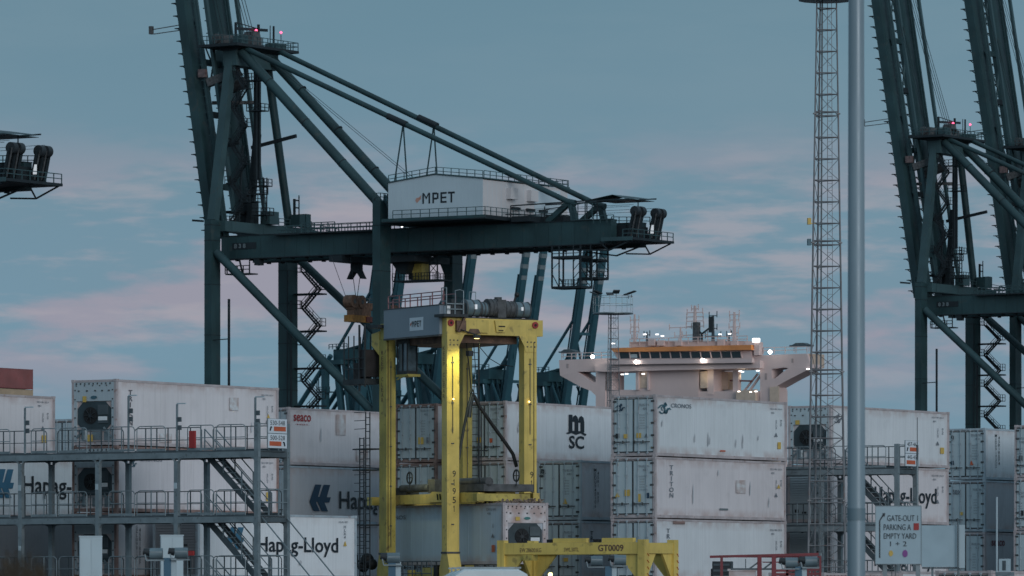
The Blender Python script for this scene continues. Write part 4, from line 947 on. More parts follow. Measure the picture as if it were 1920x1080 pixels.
# ------------------------------------------------------------------ big smooth pole close by
px_ = thing('tall_pole', ((1605.5 - 960) / F * 100, 100, 0), 0, 'thick smooth blue grey pole rising out of the picture on the right', 'pole')
MB().tube((0, 0, 0), (0, 0, 3.32), .165, 32, .162).build('lower_section', M['pole'], px_)
MB().tube((0, 0, 3.30), (0, 0, 3.52), .168, 32).build('collar_band', mat('pole_band', (.15, .22, .26), .5), px_)
MB().tube((0, 0, 3.50), (0, 0, 18), .162, 32, .130).build('upper_section', M['pole'], px_)
MB().tube((0, 0, 0), (0, 0, .05), .35, 16).build('base_plate', M['galv'], px_)
MB().bar((0, 0, 17.9), (1.6, 0, 18.2), .08).box(1.5, 2.1, -.15, .15, 18.1, 18.3).build('lamp_arm', M['galv'], px_)

# ------------------------------------------------------------------ GATE-OUT sign and blank panel
d_ = 130.0; k_ = d_ / F
sg = thing('direction_sign', ((1684.5 - 960) * k_, d_, 0), R(-2), 'blue grey direction sign reading GATE-OUT 1, PARKING A, EMPTY YARD 1 + 2', 'road sign')
sw, zb, zt = 85 * k_, CZ + (1132 - 1057) * k_, CZ + (1132 - 949) * k_
sh_ = zt - zb
pn = MB().box(-sw / 2, sw / 2, 0, .03, zb, zt).build('sign_panel', M['sign'], sg)
ed = MB()
for x0, x1, z0, z1 in ((-sw / 2 - .012, -sw / 2, zb, zt), (sw / 2, sw / 2 + .012, zb, zt), (-sw / 2 - .012, sw / 2 + .012, zt, zt + .014), (-sw / 2 - .012, sw / 2 + .012, zb - .014, zb)): ed.box(x0, x1, -.012, .04, z0, z1)
ed.build('sign_edging', M['galv'], pn)
def sgm(me, m, x0, y0, x1, y1, nm='lettering'): return mark(me, m, pn, ((x0 - 1684.5) * k_, 0, CZ + (1132 - y1) * k_), (1, 0, 0), (x1 - x0) * k_, (y1 - y0) * k_, nm)
sgm(T('GATE-OUT 1', 0), M['ink'], 1663.5, 966, 1721, 977); sgm(T('PARKING A', 0), M['ink'], 1657, 983, 1708, 994); sgm(T('EMPTY YARD', 0), M['ink'], 1657, 1000, 1718, 1010)
sgm(T('1 + 2', 0), M['ink'], 1669, 1015, 1700, 1024); sgm(SQ, M['red'], 1713, 981, 1723, 994, 'red_square'); sgm(OVAL, M['sticker'], 1666.5, 1032, 1674.5, 1043, 'yellow_dot'); sgm(OVAL, M['purple'], 1692, 1031, 1702, 1045, 'purple_dot')
ar = poly_mesh([[(0, 0), (.18, 0), (.18, .83), (0, .83)], [(0, .83), (.18, .83), (.78, .95), (.62, .98)], [(.55, 1), (1, 1), (.85, .91)]])
sgm(ar, M['ink'], 1648.5, 962, 1660, 1046, 'arrow')
for x in (-25, 37): MB().box(x * k_ - .05, x * k_ + .05, .04, .14, 0, zt - .1).build('sign_post', M['galv'], sg)
for x in (-5, -12): MB().box(x * k_ - .01, x * k_ + .01, .16, .18, 0, zb).build('thin_rod', M['galv_d'], sg)
d_ = 150.0; k_ = d_ / F
bp_ = thing('blank_panel', ((1768 - 960) * k_, d_, 0), R(-6), 'blank blue grey panel on posts right of the gate sign', 'panel')
z0, z1 = CZ + (1132 - 1063) * k_, CZ + (1132 - 985) * k_
MB().box(-40 * k_, 30 * k_, 0, .04, z0, z1).build('panel_face', M['sign'], bp_); MB().box(30 * k_ + .004, 41 * k_, -.02, .1, z0 - .03, z1 + .01).build('panel_edge', M['cabinet'], bp_)
MB().box(-39 * k_, 41 * k_, -.01, .05, z0 - .05, z0 - .005).build('panel_rail', M['galv_d'], bp_)
for x in (29, -20): MB().box(x * k_ - .03, x * k_ + .03, .06, .12, 0, z1 - .1).build('panel_post', M['galv'], bp_)
MB().box(28 * k_ - .015, 28 * k_ + .015, -.1, -.07, 0, z1 + .2).build('front_stay', M['galv_d'], bp_)
wa = thing('whip_antenna', ((1720 - 960) / F * 262, 262, 0), 0, 'thin dark whip antenna standing right of the two number boards', 'antenna')
MB().tube((0, 0, 0), (0, 0, 8.6), .055, 8).build('antenna_mast', M['galv'], wa); MB().tube((0, 0, 8.6), (0, 0, 9.3), .05, 6).tube((0, 0, 9.3), (0, 0, 10.6), .02, 5).build('whip', M['galv_d'], wa)
wb_ = thing('white_rod_post', ((1869 - 960) / F * 200, 200, 0), 0, 'thin white vertical rod beside a small white cabinet at the lower right', 'post')
MB().tube((0, 0, 0), (0, 0, CZ + (1132 - 932) / F * 200), .035, 6).build('rod', M['cabinet'], wb_); 
cb = thing('small_cabinet', ((1884 - 960) / F * 200, 200, 0), R(-20), 'small white cabinet with a grille on a stand at the lower right', 'cabinet')
MB().box(-.18, .18, -.15, .15, 2.95, 3.42).build('cabinet_body', M['cabinet'], cb); MB().box(-.05, .08, -.162, -.151, 3.0, 3.35).build('grille', M['galv_d'], cb); MB().box(-.3, .3, -.2, .2, 2.8, 2.94).box(-.06, .06, -.06, .06, 0, 2.8).build('stand', M['galv'], cb)

# grey blue cabinets by the left rack
for px, d, w, ytop, lb in ((170, 226, .92, 1007, 'pale blue electrical cabinet left of the second rack post'), (322, 226, .92, 1005, 'pale blue electrical cabinet behind the twin barrel lamps at the left')):
    k_ = d / F; c = thing('electrical_cabinet', ((px - 960) * k_, d, 0), A_C - R(90) + R(40), lb, 'cabinet', 'electrical cabinets by the left rack')
    zt = CZ + (HZ - ytop) * k_
    MB().box(-w / 2, w / 2, -.2, .25, 0.1, zt).build('cabinet_body', M['cabinet'], c); MB().box(-w / 2 - .02, w / 2 + .02, -.22, .27, zt + .003, zt + .05).build('cabinet_roof', M['cabinet'], c)
    for x in (-w / 4, w / 4): MB().box(x - w / 4 + .02, x + w / 4 - .02, -.215, -.203, .2, zt - .08).build('cabinet_door', M['cabinet'], c)
    MB().box(-.03, .03, -.24, -.216, 1.6, 1.75).build('door_handle', M['galv_d'], c)

# ------------------------------------------------------------------ twin barrel lamps on posts
def barrel_post(pxs, ys, d, postpx, lb, posttop):
    k_ = d / F; t = thing('barrel_lamp_post', ((postpx - 960) * k_, d, 0), 0, lb, 'lamp post', 'posts carrying barrel shaped lamps')
    zt = CZ + (HZ - posttop) * k_
    MB().box(-.10, .10, -.08, .08, 0, zt).build('post', mat('blue_post', (.05, .13, .20), .45, var=.12), t)
    MB().box(.101, .24, -.05, .06, 0, zt - .02).build('post_channel', M['cabinet'], t)
    for px, y in zip(pxs, ys):
        x, z = (px - postpx) * k_, CZ + (HZ - y) * k_
        b_ = MB().tube((x - .16, 0, z), (x + .19, 0, z), .15, 16).build('lamp_barrel', M['motor'], t)
        MB().tube((x - .34, -.02, z + .06), (x - .162, -.01, z + .03), .085, 12, .11).build('lens_hood', M['dark'], b_)
        MB().box(x - .25, x + .24, -.17, .17, z - .20, z - .165).bar((x - .25, -.1, z - .18), (x - .3, -.05, z + .05), .03).build('bracket', M['galv'], b_)
        MB().box(x - .14, x + .18, -.155, .155, z + .02, z + .06).build('band', M['galv'], b_)
    x0, x1 = (min(pxs) - postpx) * k_, (max(pxs) - postpx) * k_
    MB().box(min(x0, -.1) - .1, max(x1, .1) + .1, -.03, .03, zt - .05, zt).build('cross_arm', M['galv_d'], t)
barrel_post((292, 339), (1038, 1037), 150, 314, 'twin barrel lamps on a blue post in front of the left rack', 1046)
barrel_post((737,), (1047,), 150, 735, 'single barrel lamp on a blue post in front of the carrier left leg', 1052)
barrel_post((1118, 1162), (1052, 1050), 165, 1141, 'twin barrel lamps on a blue post under the yellow frame', 1062)
barrel_post((1483, 1520), (1055, 1053), 160, 1497, 'twin barrel lamps on a blue post by the red frame', 1062)

# ------------------------------------------------------------------ red steel frame at lower right
d_ = 175.0; k_ = d_ / F
rf = thing('red_steel_frame', ((1430 - 960) * k_, d_, 0), 0, 'long low red steel frame with posts below the CRONOS stack', 'steel frame')
def rz(px, py, y=0): return ((px - 1430) * k_, y, CZ + (HZ - py) * k_)
MB().bar(rz(1331, 1044), rz(1535, 1039), .07, .08).build('top_rail', M['red_st'], rf)
MB().bar(rz(1340, 1043, .4), rz(1538, 1044, .4), .06, .06).bar(rz(1430, 1054, .2), rz(1535, 1054, .2), .035).build('rear_rail', M['red_st'], rf)
for px, w in ((1353, .08), (1424, .13), (1451, .13), (1538, .06)):
    t_ = 1042
    MB().prism([((px - 1430) * k_ - w / 2, CZ + (HZ - t_) * k_), ((px - 1430) * k_ + w / 2, CZ + (HZ - t_) * k_), ((px - 1430) * k_ + w * .8, 0), ((px - 1430) * k_ - w * .8, 0)], 'y', -.06, .06).build('post', M['red_st'], rf)
MB().bar(rz(1403, 1068), rz(1421, 1055), .05).bar(rz(1430, 1068), rz(1447, 1055), .05).bar(rz(1370, 1067), rz(1448, 1067), .06).bar(rz(1398, 1048), rz(1398, 1068), .03).build('brace', M['galv_d'], rf)
MB().bar(rz(1455, 1070), rz(1536, 1068), .08).bar(rz(1455, 1077), rz(1536, 1076), .08).bar(rz(1476, 1069), rz(1476, 1100), .08).bar(rz(1528, 1068), rz(1528, 1100), .05).build('side_frame', M['red_st'], rf)
for px in (1508, 1515, 1522): MB().bar(rz(px, 1070), rz(px, 1100), .06).build('upright', M['red_st'], rf)
gx = thing('generator_set', ((1355 - 960) / F * 190, 190, 0), R(-10), 'dark boxy generator behind the left post of the red frame', 'generator')
MB().box(-.32, .32, -.3, .3, .9, 3.25).box(-.38, -.33, -.2, .2, 2.2, 3.0).build('generator_body', M['dark'], gx)
for z in (2.5, 2.7, 2.9, 3.1): MB().box(-.28, .28, -.32, -.301, z, z + .07).build('grille_bar', M['galv_d'], gx)
MB().box(-.28, .0, -.33, -.305, 1.2, 2.2).build('brown_hatch', M['rusty'], gx); MB().box(-.4, .4, -.35, .35, 0, .9).build('base_frame', M['galv_d'], gx)
tb = thing('pale_cabin', ((1392 - 960) / F * 180, 180, 0), R(-4), 'pale pinkish cabin roof showing low between the red posts', 'cabin')
MB().box(-.42, .42, -.6, .6, .2, 2.86).build('cabin_wall', W['pinkside'], tb); MB().box(-.46, .46, -.64, .64, 2.863, 2.93).build('cabin_roof', W['pink'], tb); MB().box(-.25, .25, -.612, -.601, 1.6, 2.5).build('cabin_window', M['glass'], tb)

# ------------------------------------------------------------------ white van, only its roof reaches the frame
vd = 135.0; v = thing('white_van', ((922 - 960) / F * vd, vd, 0), R(6), 'white van with roof bars and a red patch on its roof', 'van')
prof = [(-.99, .45), (-1.0, 1.2), (-.99, 1.6), (-.96, 2.2), (-.88, 2.48), (-.66, 2.60), (.66, 2.60), (.88, 2.48), (.96, 2.2), (.99, 1.6), (1.0, 1.2), (.99, .45)]
body = MB(); n = len(prof); secs = [(0, 1.0, 1.0), (.12, 1.0, 1.02), (3.4, 1.0, 1.0), (3.9, .97, .86), (4.3, .94, .62), (5.1, .9, .5)]
for y, sx, sz in secs: body.v += [(x * sx, y, .45 + (z - .45) * sz) for x, z in prof]; 
for i in range(len(secs) - 1):
    for j in range(n): body.f.append([i * n + j, i * n + (j + 1) % n, (i + 1) * n + (j + 1) % n, (i + 1) * n + j]); body.sm.append(True)
body.f.append(list(range(n))); body.sm.append(False); body.f.append([(len(secs) - 1) * n + j for j in range(n)][::-1]); body.sm.append(False)
vb = body.build('van_body', M['van'], v)
MB().prism([(-.78, 1.6), (-.72, 2.25), (-.05, 2.3), (-.05, 1.6)], 'y', -.03, -.004).build('rear_window', M['glass'], v); MB().prism([(.78, 1.6), (.72, 2.25), (.05, 2.3), (.05, 1.6)], 'y', -.03, -.004).build('rear_window', M['glass'], v)
MB().box(-.9, .9, -.1, .0, .4, .62).build('bumper', M['dark'], v); MB().box(-.012, .012, -.035, -.004, .65, 2.35).build('door_gap', M['slot'], v)
for x in (-.88, .76):
    MB().box(x, x + .12, -.05, -.003, 1.0, 1.5).build('tail_lamp', M['red'], v)
for x in (-.95, .75):
    for y in (.9, 4.0): w_ = MB().tube((x, y, .34), (x + .2, y, .34), .34, 18).build('wheel', M['tyre'], v); MB().tube((x - .01, y, .34), (x + .21, y, .34), .18, 12).build('rim', M['galv'], w_)
MB().prism([(-.75, 2.558), (-.64, 2.615), (-.12, 2.615), (-.18, 2.600), (-.64, 2.600), (-.75, 2.545)], 'y', .15, .75).build('red_roof_patch', mat('red_roof_patch', (.42, .06, .10), .4), v)
for y in (.6, 1.9, 3.0):
    MB().box(-.78, .78, y - .03, y + .03, 2.66, 2.70).box(-.72, -.68, y - .03, y + .03, 2.5, 2.66).box(.68, .72, y - .03, y + .03, 2.5, 2.66).build('roof_bar', M['galv'], v)
ab = thing('amber_lamp', tuple(at(1032, 1132, 170) - Vector((0, 0, CZ))), 0, 'small lit amber lamp on a thin stand under the yellow frame', 'lamp')
MB().tube((0, 0, 0), (0, 0, 2.62), .03, 6).build('stand', M['galv'], ab); MB().ball((0, 0, 2.69), .07).build('lit_bulb', M['lamp_w'], ab)
for px in (318, 425, 1077, 1183): pass

# ------------------------------------------------------------------ ship-to-shore cranes
def sts_crane(X, Y, label):
    c = thing('container_crane', (X, Y, 0), A_C - R(90), label, 'container crane', 'green ship-to-shore cranes along the quay')
    K, KL, KD = M['crane'], M['crane_l'], M['crane_d']
    def P(name, mb, m=K, parent=None, **k): return mb.build(name, m, parent or c, **k)
    # legs: two water side, two land side
    P('leg', MB().box(-1.25, 0, 0, 2.3, 3, 58.6)); P('leg', MB().box(28.9, 30.25, 0, 2.7, 3, 60.2))
    P('leg', MB().box(-1.5, .1, 19.2, 22.0, 3, 53.2).prism([(-1.5, 53.2), (.1, 53.2), (1.9, 56.4), (-1.5, 56.4)], 'y', 19.2, 22.0)); P('leg', MB().box(28.9, 30.4, 18.7, 21.4, 3, 54.2).prism([(28.9, 50.5), (28.9, 54.2), (27.2, 54.2)], 'y', 18.7, 21.4))
    jb = MB()
    for g0, g1, q0, q1, zz in ((-1.25, 0, 0, 2.3, (34, 41.5, 49, 55.5, 57.8)), (28.9, 30.25, 0, 2.7, (34, 42, 50, 56.6)), (-1.5, .1, 19.2, 22.0, (34, 41, 47, 52)), (28.9, 30.4, 18.7, 21.4, (34, 41, 47, 52))):
        for z in zz: jb.box(g0 - .03, g1 + .03, q0 - .03, q1 + .03, z, z + .10)
    P('plate_joints', jb, KD, kind='stuff')
    for g_, q in ((-.6, 1.1), (29.6, 1.3), (-.7, 20.6), (29.6, 20)):
        bg = P('bogie', MB().box(g_ - .7, g_ + .7, q - 4.5, q + 4.5, 1.4, 2.99), KL)
        for k in range(8): P('wheel', MB().tube((g_ - .25, q - 4 + k * 1.14, .5), (g_ + .25, q - 4 + k * 1.14, .5), .48, 12), KD, bg)
    for q0, q1 in ((.2, 2.1), (19.4, 21.3)):
        P('portal_beam', MB().box(.01 if q0 < 1 else .11, 28.89, q0, q1, 26.5, 29.4)); P('sill_tie', MB().box(.01 if q0 < 1 else .11, 28.89, q0 + .3, q1 - .3, 3.2, 4.4))
    for g0, g1 in ((-1.1, -.1), (29.1, 30.2)):
        P('sill_beam', MB().box(g0, g1, 2.71, 18.6, 3.1, 5.0)); P('cross_beam', MB().box(g0, g1, 2.71, 18.6, 26.6, 29))
    P('diagonal_brace', MB().tube((.2, 1.0, 53.8), (28.9, 1.2, 29.0), .66, 14)); P('diagonal_brace', MB().tube((.8, 20.4, 54.3), (28.9, 20.2, 31.5), .62, 14))
    # top portal beams
    tb_ = P('hinge_beam', MB().box(-1.3, .9, 2.31, 24.6, 57.0, 58.55).prism([(24.6, 57.0), (24.6, 58.55), (27.0, 58.3), (27.0, 57.9)], 'x', -1.0, .7), KL)
    P('seam_plate', MB().box(.901, .95, 4, 9, 57.1, 58.5), KL, tb_); P('seam_plate', MB().box(.901, .93, 12, 15, 57.1, 58.5), KL, tb_)
    P('rear_top_beam', MB().box(29.0, 30.2, 2.71, 19, 56.9, 59.8))
    for q in (4.2, 12.2):
        gd = P('main_girder', MB().box(-1.2, 67.0, q, q + 1.6, 53.0, 56.3))
        P('girder_flange', MB().box(-1.15, 67.0, q - .12, q + 1.72, 56.303, 56.42).box(-1.15, 66.9, q - .12, q + 1.72, 52.86, 52.997), KD, gd)
        st_ = MB()
        for k in range(30): st_.box(1.5 + k * 2.2, 1.56 + k * 2.2, q - .03, q - .001, 53.0, 56.3)
        P('stiffeners', st_, K, gd, kind='stuff')
        rb_ = MB()
        for k in range(26): rb_.box(1 + k * 2.5, 1.35 + k * 2.5, q + .5, q + 1.2, 52.64, 52.85)
        P('rail_brackets', rb_, KD, gd, kind='stuff')
    n1 = P('number_plate', MB().box(.9, 5.2, 4.12, 4.16, 54.35, 55.3), KD)
    mark(T('8 3 8', .03), M['galv'], n1, (1.2, 4.12, 54.5), (1, 0, 0), 2.1, .66)
    # raised twin boom
    b0, b1 = Vector((-2.75, 0, 56.2)), Vector((-8.6, 0, 92.35)); bd = (b1 - b0).normalized(); bt = b0 + bd * 66
    ga = Vector((bd.z, 0, -bd.x))        # across the boom, towards the land
    for q in (5.0, 13.0):
        Q = Vector((0, q, 0)); bm_ = P('boom', MB().bar(b0 + Q, bt + Q, 1.5, 2.7))
        br_ = MB()
        for k in range(34):
            p = b0 + Q + bd * (1.5 + k * 1.92) - ga * 1.35; br_.bar(p, p - ga * .75 + bd * .1, 1.2, .12); br_.bar(p - bd * .5, p - ga * .5 + bd * .05, .12)
        P('boom_brackets', br_, KD, bm_, kind='stuff')
        P('boom_walkway', MB().bar(b0 + Q + ga * 1.7 + Vector((0, .3, 0)), bt + Q + ga * 1.7 + Vector((0, .3, 0)), .8, .35), KL if q < 6 else K, bm_)
        P('forestay_link', MB().bar(Vector((.3, q + .3, 60)), Vector((.3, q + .3, 60)) + bd * 58, .5, .6), KL, bm_)
        cab_ = MB()
        for k in range(52): p = b0 + Q + ga * 1.5 + bd * (2 + k * 1.2) + Vector((0, -.5, 0)); cab_.bar(p, p + ga * .55, .09, .09); cab_.bar(p + ga * .55, p + ga * .55 + bd * 1.2, .07)
        P('boom_ladder', cab_, KL, bm_)
    for k, z in enumerate((8, 19, 27, 38, 47, 58)):
        p = b0 + bd * z; P('boom_cross_tie', MB().bar(p + Vector((0, 5.7, 0)), p + Vector((0, 12.3, 0)), .7, .9), KD if k % 2 else K)
    for z0, z1 in ((5, 19), (19, 33), (33, 47), (47, 61)):
        P('boom_lacing', MB().tube(b0 + bd * z0 + Vector((.6, 5.7, 0)), b0 + bd * z1 + Vector((.6, 12.3, 0)), .16, 6).tube(b0 + bd * z1 + Vector((.9, 5.7, 0)), b0 + bd * ((z0 + z1) / 2) + Vector((.9, 9, 0)), .12, 6), KL)
    hk = b0 + bd * 22.5
    P('boom_latch', MB().bar(hk + Vector((2.0, 5.2, 1)), hk + Vector((6.8, 6.5, 2.6)), 1.3, 1.2).tube(hk + Vector((2.5, 8, 0)), hk + Vector((6, 9, 1.2)), .9, 10).bar(hk + Vector((1.4, 7, -1.8)), hk + Vector((6.2, 12, -1.6)), .5, .5), M['grime'])
    P('latch_head', MB().box(hk.x + .9, hk.x + 2.2, 4.1, 4.7, hk.z + 1.8, hk.z + 3.0), mat('faded_rose_steel', (.17, .12, .12), .6, var=.3, vscale=2))
    P('outer_arm', MB().bar(b0 + bd * 31 + Vector((-.8, 3.9, .6)), b0 + bd * 31 + Vector((-5.8, 3.9, .3)), .12).bar(b0 + bd * 31 + Vector((-.8, 3.9, 1.4)), b0 + bd * 31 + Vector((-5.8, 3.9, 1.0)), .12).box(-14.2, -13.7, 3.6, 4.2, 87.1, 88.3), M['grime'])
    P('outer_arm', MB().bar(b0 + bd * 2.6 + Vector((-1.3, 4.2, 0)), b0 + bd * 2.6 + Vector((-3.4, 4.2, .2)), .12, .3), KD)
    P('side_arm', MB().bar((-2, 13, 70.2), (6.2, 13, 71.6), .35, .5).bar((-2.5, 5.5, 69.8), (1.2, 5.5, 70.3), .3, .45), KD)
    # A-frame
    P('aframe_leg', MB().bar((-.6, 1.3, 58.6), (.1, 4.9, 83.2), 1.25, 1.3), KL); P('aframe_leg', MB().tube((-.3, 20.4, 58.56), (.0, 14.2, 83.2), .62, 12))
    P('apex_beam', MB().box(-.9, 1.5, 4.2, 15.0, 81.7, 84.0), KL)
    ap = P('apex_platform', MB().box(-3.5, 3.6, 1.6, 17.4, 84.35, 84.75).prism([(-2, 84.35), (3, 84.35), (1, 83.9), (-1, 83.9)], 'y', 4, 15), KD)
    P('apex_railing', MB().rail((3.5, 1.7, 84.75), (3.5, 17.3, 84.75), 1.2, 1.3, .05).rail((3.5, 17.3, 84.75), (-3.4, 17.3, 84.75), 1.2, 1.3, .05).rail((-3.4, 1.7, 84.75), (3.5, 1.7, 84.75), 1.2, 1.3, .05), KL, ap)
    P('service_jib', MB().bar((.5, 5.5, 84.75), (.5, 5.5, 88.2), .3).bar((.5, 5.5, 87.3), (.5, 13.5, 87.7), .3, .4).bar((.5, 5.5, 88.2), (.5, 11.5, 87.7), .12), KD, ap)
    P('rope_sheaves', MB().box(-.5, 1.2, 8.6, 11.2, 84.75, 86.3).tube((-.6, 9.9, 86.3), (1.2, 9.9, 86.3), 1.0, 14).box(-1.5, .5, 2.5, 5, 84.75, 86.2), M['grime'], ap)
    P('apex_equipment', MB().box(-1.6, .2, 5.6, 8.0, 85.0, 86.3), M['grime'], ap); P('winch_drum', MB().tube((-.8, 2.2, 85.6), (-.8, 4.8, 85.6), .7, 12), M['grime'], ap); P('apex_cabinet', MB().box(1.6, 3, 3.3, 5.2, 84.75, 86.0), KL, ap); P('apex_cabinet', MB().box(1, 3, 12.3, 15, 84.75, 85.6), KL, ap)
    P('antenna_posts', MB().bar((1, 13.6, 84.75), (1, 13.6, 88.4), .1).bar((1, 14.5, 84.75), (1, 14.5, 88.4), .22).bar((1, 16.4, 84.75), (1, 16.4, 87.5), .08).bar((1, 10.6, 86), (1, 10.6, 88.3), .3), KD, ap)
    P('red_beacon', MB().ball((1, 10.0, 87.35), .22), M['lamp_r'], ap); P('red_beacon', MB().ball((1, 16.4, 87.6), .20), M['lamp_r'], ap); P('lit_gap_lamp', MB().box(.9, 1.1, 10.2, 10.5, 85.9, 86.9), M['lamp_c'], ap)
    P('back_stay', MB().tube((2.0, 5.0, 83.7), (29.4, 5.0, 57.6), .72, 16)); P('back_stay', MB().tube((1.6, 13.4, 83.2), (29.4, 13.4, 57.0), .72, 16))
    for q, z in ((5, 84.1), (13, 84.5)):
        us = P('upper_stay', MB().tube((2.8, q, z), (59.8, q, 59.0), .40, 12))
        P('stay_sleeve', MB().tube((28.2, q, z - 11.2), (31.5, q, z - 12.6), .48, 12), KD, us)
        for g_ in (29.3, 31.6): P('hanger_rod', MB().bar((30.9, q, z - 12.4), (g_, q, 62.8), .16), K, us)
    for q in (4.9, 12.9):
        P('rear_trestle', MB().bar((59.8, q, 59.3), (60.6, q, 56.4), .8).bar((59.8, q, 59.2), (55.9, q, 56.4), .75).tube((59.2, q, 59.2), (60.6, q, 58.9), .5, 10))
    rp_ = MB()
    for q in (7.4, 8.2, 9.0, 9.8): rp_.bar((.8, q, 86.5), Vector((0, q, 0)) + bt + Vector((3, 0, 0)), .07)
    for q in (8.6, 9.4): rp_.bar((-1.5, q - 4, 86), Vector((0, q - 4, 0)) + bt + Vector((2, 0, 0)), .06)
    for q in (8.6, 9.6): rp_.bar((1.6, q, 84.6), (31.5, q - 2, 63.6), .055)
    P('hoist_ropes', rp_, KD)
    # stair towers
    def zig(g0, g1, q, z0, z1, n, name='stair_flight', shift=0.0, w=.9):
        dz = (z1 - z0) / n
        for k in range(n):
            a, b_ = (g0, g1) if k % 2 == 0 else (g1, g0); o_ = shift * k
            f = P(name, MB().stair((a + o_, q, z0 + k * dz), (b_ + o_, q, z0 + (k + 1) * dz), (0, w, 0), 9, 1.0, .035), KD)
            e_ = .9 if b_ > a else -.9
            MB_ = MB().box(b_ + o_, b_ + o_ + e_, q - .1, q + w + .1, z0 + (k + 1) * dz - .1, z0 + (k + 1) * dz).rail((b_ + o_ + e_, q - .1, z0 + (k + 1) * dz), (b_ + o_ + e_, q + w, z0 + (k + 1) * dz), 1.1, .8, .04).rail((b_ + o_, q - .1, z0 + (k + 1) * dz), (b_ + o_ + e_, q - .1, z0 + (k + 1) * dz), 1.1, .9, .04)
            P('landing', MB_, KD, f)
    zig(.7, 3.6, 22.2, 8, 52, 16)
    for z in (31.5, 37.2, 42.8, 48.4): P('leg_platform', MB().box(-1.6, 4.6, 21.0, 23.3, z, z + .22), KD)
    P('leg_lift_guide', MB().bar((1.0, 19.0, 29), (1.0, 19.0, 47.4), .3).bar((.4, 18.9, 29), (.4, 18.9, 52), .12), KD)
    zig(.2, 2.4, 4.4, 58.6, 81, 8, shift=.06)
    for g_, q, z in ((1.5, 7.5, 61.5), (1.6, 10, 64), (1.2, 9.5, 62.8), (2.6, 6.6, 79.4), (3.2, 6.9, 74.9), (2.4, 9.3, 59.6)):
        P('maintenance_platform', MB().box(g_ - 1, g_ + 1.6, q - 1, q + 1, z, z + .14).rail((g_ - 1, q - 1, z), (g_ + 1.6, q - 1, z), 1.1, .8, .05).rail((g_ + 1.6, q - 1, z), (g_ + 1.6, q + 1, z), 1.1, .9, .05), KD)
    P('trestle_clutter', MB().box(-2, .6, 10.2, 11.2, 58.56, 62).box(-2.4, -.8, 7, 12, 60, 60.4).bar((-1, 7, 58.6), (.6, 11, 66), .3).bar((.4, 6.4, 58.6), (.4, 7.4, 70), .25).bar((.2, 9.5, 58.6), (.5, 11.0, 72), .9, .9), KD)
    for q, z0 in ((5.0, 83.7), (13.4, 83.2)):
        fl_ = MB()
        for t in (.18, .42, .66, .88):
            a = Vector((2.0, q, z0)).lerp(Vector((29.4, q, 57.6 if q < 6 else 57.0)), t); d_ = (Vector((29.4, q, 57.6)) - Vector((2, q, 83.7))).normalized(); fl_.tube(a, a + d_ * .12, .76, 14)
        P('stay_flanges', fl_, KD, kind='stuff')
    P('vertical_duct', MB().bar((1.9, 8.6, 64.9), (1.9, 8.6, 81.8), .42).bar((1.9, 9.5, 65), (1.9, 9.5, 81.8), .42), KD)
    P('caged_ladder', ladder(MB(), 2.2, 10.6, 59, 65.4, 'y', .9, .8, .07), KD)
    P('electrical_box', MB().box(.2, 1.9, 12.2, 14.6, 58.6, 60.5), KL); P('electrical_box', MB().box(.9, 2.6, 19.0, 20.4, 58.6, 60.4), K); P('electrical_box', MB().box(.9, 2.2, 21.2, 22.5, 58.6, 60.6), K)
    P('pipe_rack', MB().bar((1.2, 19.6, 58.6), (1.2, 19.6, 62.8), .3).bar((1.2, 20.8, 58.6), (1.2, 20.8, 63.4), .14).bar((1.2, 19.6, 62.6), (1.2, 20.8, 62.6), .2).bar((1.2, 19.6, 61.5), (1.2, 20.8, 61.5), .2), KD)
    fr_ = MB(); fr_.rail((-2.6, 2.6, 58.56), (-2.6, 11, 58.56), 1.1, 1.5, .05); fr_.rail((.9, 16, 58.56), (.9, 24.5, 58.56), 1.1, 1.5, .05); fr_.rail((.9, 24.5, 58.3), (6, 24.5, 57.2), 1.1, 1.5, .05)
    fr_.rail((9, 4.2, 56.42), (28.8, 4.2, 56.42), 1.1, 1.6, .05); fr_.rail((9, 5.8, 56.42), (28.8, 5.8, 56.42), 1.1, 1.6, .05); fr_.rail((14, 3.2, 56.2), (20, 3.2, 56.2), 1.5, 1.1, .06, 2); fr_.rail((4, 12.2, 56.42), (28.8, 12.2, 56.42), 1.1, 1.6, .05)
    P('walkway_railing', fr_, KL)
    P('walkway', MB().box(8.9, 28.8, 3.2, 4.1, 56.1, 56.25).box(13.8, 20.2, 2.6, 3.2, 56.1, 56.25), KD)
    P('under_platform', MB().box(-.2, 4.2, 3.8, 6, 50.6, 50.78).rail((-.2, 3.8, 50.78), (4.2, 3.8, 50.78), 1.1, 1.1, .06).bar((0, 4, 50.6), (0, 4, 53), .14).bar((4.1, 4, 50.6), (4.1, 4, 53), .14).bar((2.8, 4, 50.8), (2.2, 4, 53), .2).box(4.8, 5.7, 4.2, 5.4, 51.9, 53), KD)
    P('leg_antenna', MB().bar((2.8, .6, 33), (2.8, .6, 46.8), .28).bar((0, .6, 40.8), (2.8, .6, 40.9), .14), KD)
    P('leg_head_rail', MB().rail((29, .0, 60.2), (30.3, 0, 60.2), 1.1, .6, .05).rail((30.3, 0, 60.2), (30.3, 2.7, 60.2), 1.1, .8, .05).stair((32.4, 1, 57.3), (30.4, 1, 60.2), (0, .8, 0), 8, 1.0, .04), KL)
    # machinery house
    HX0, HX1, HY0, HY1, HZ0, HZ1 = 32.4, 48.7, -1.0, 21.5, 57.35, 62.6
    mh = P('machinery_house', MB().box(HX0, HX1, HY0, HY1, HZ0, HZ1 - .15), M['house'])
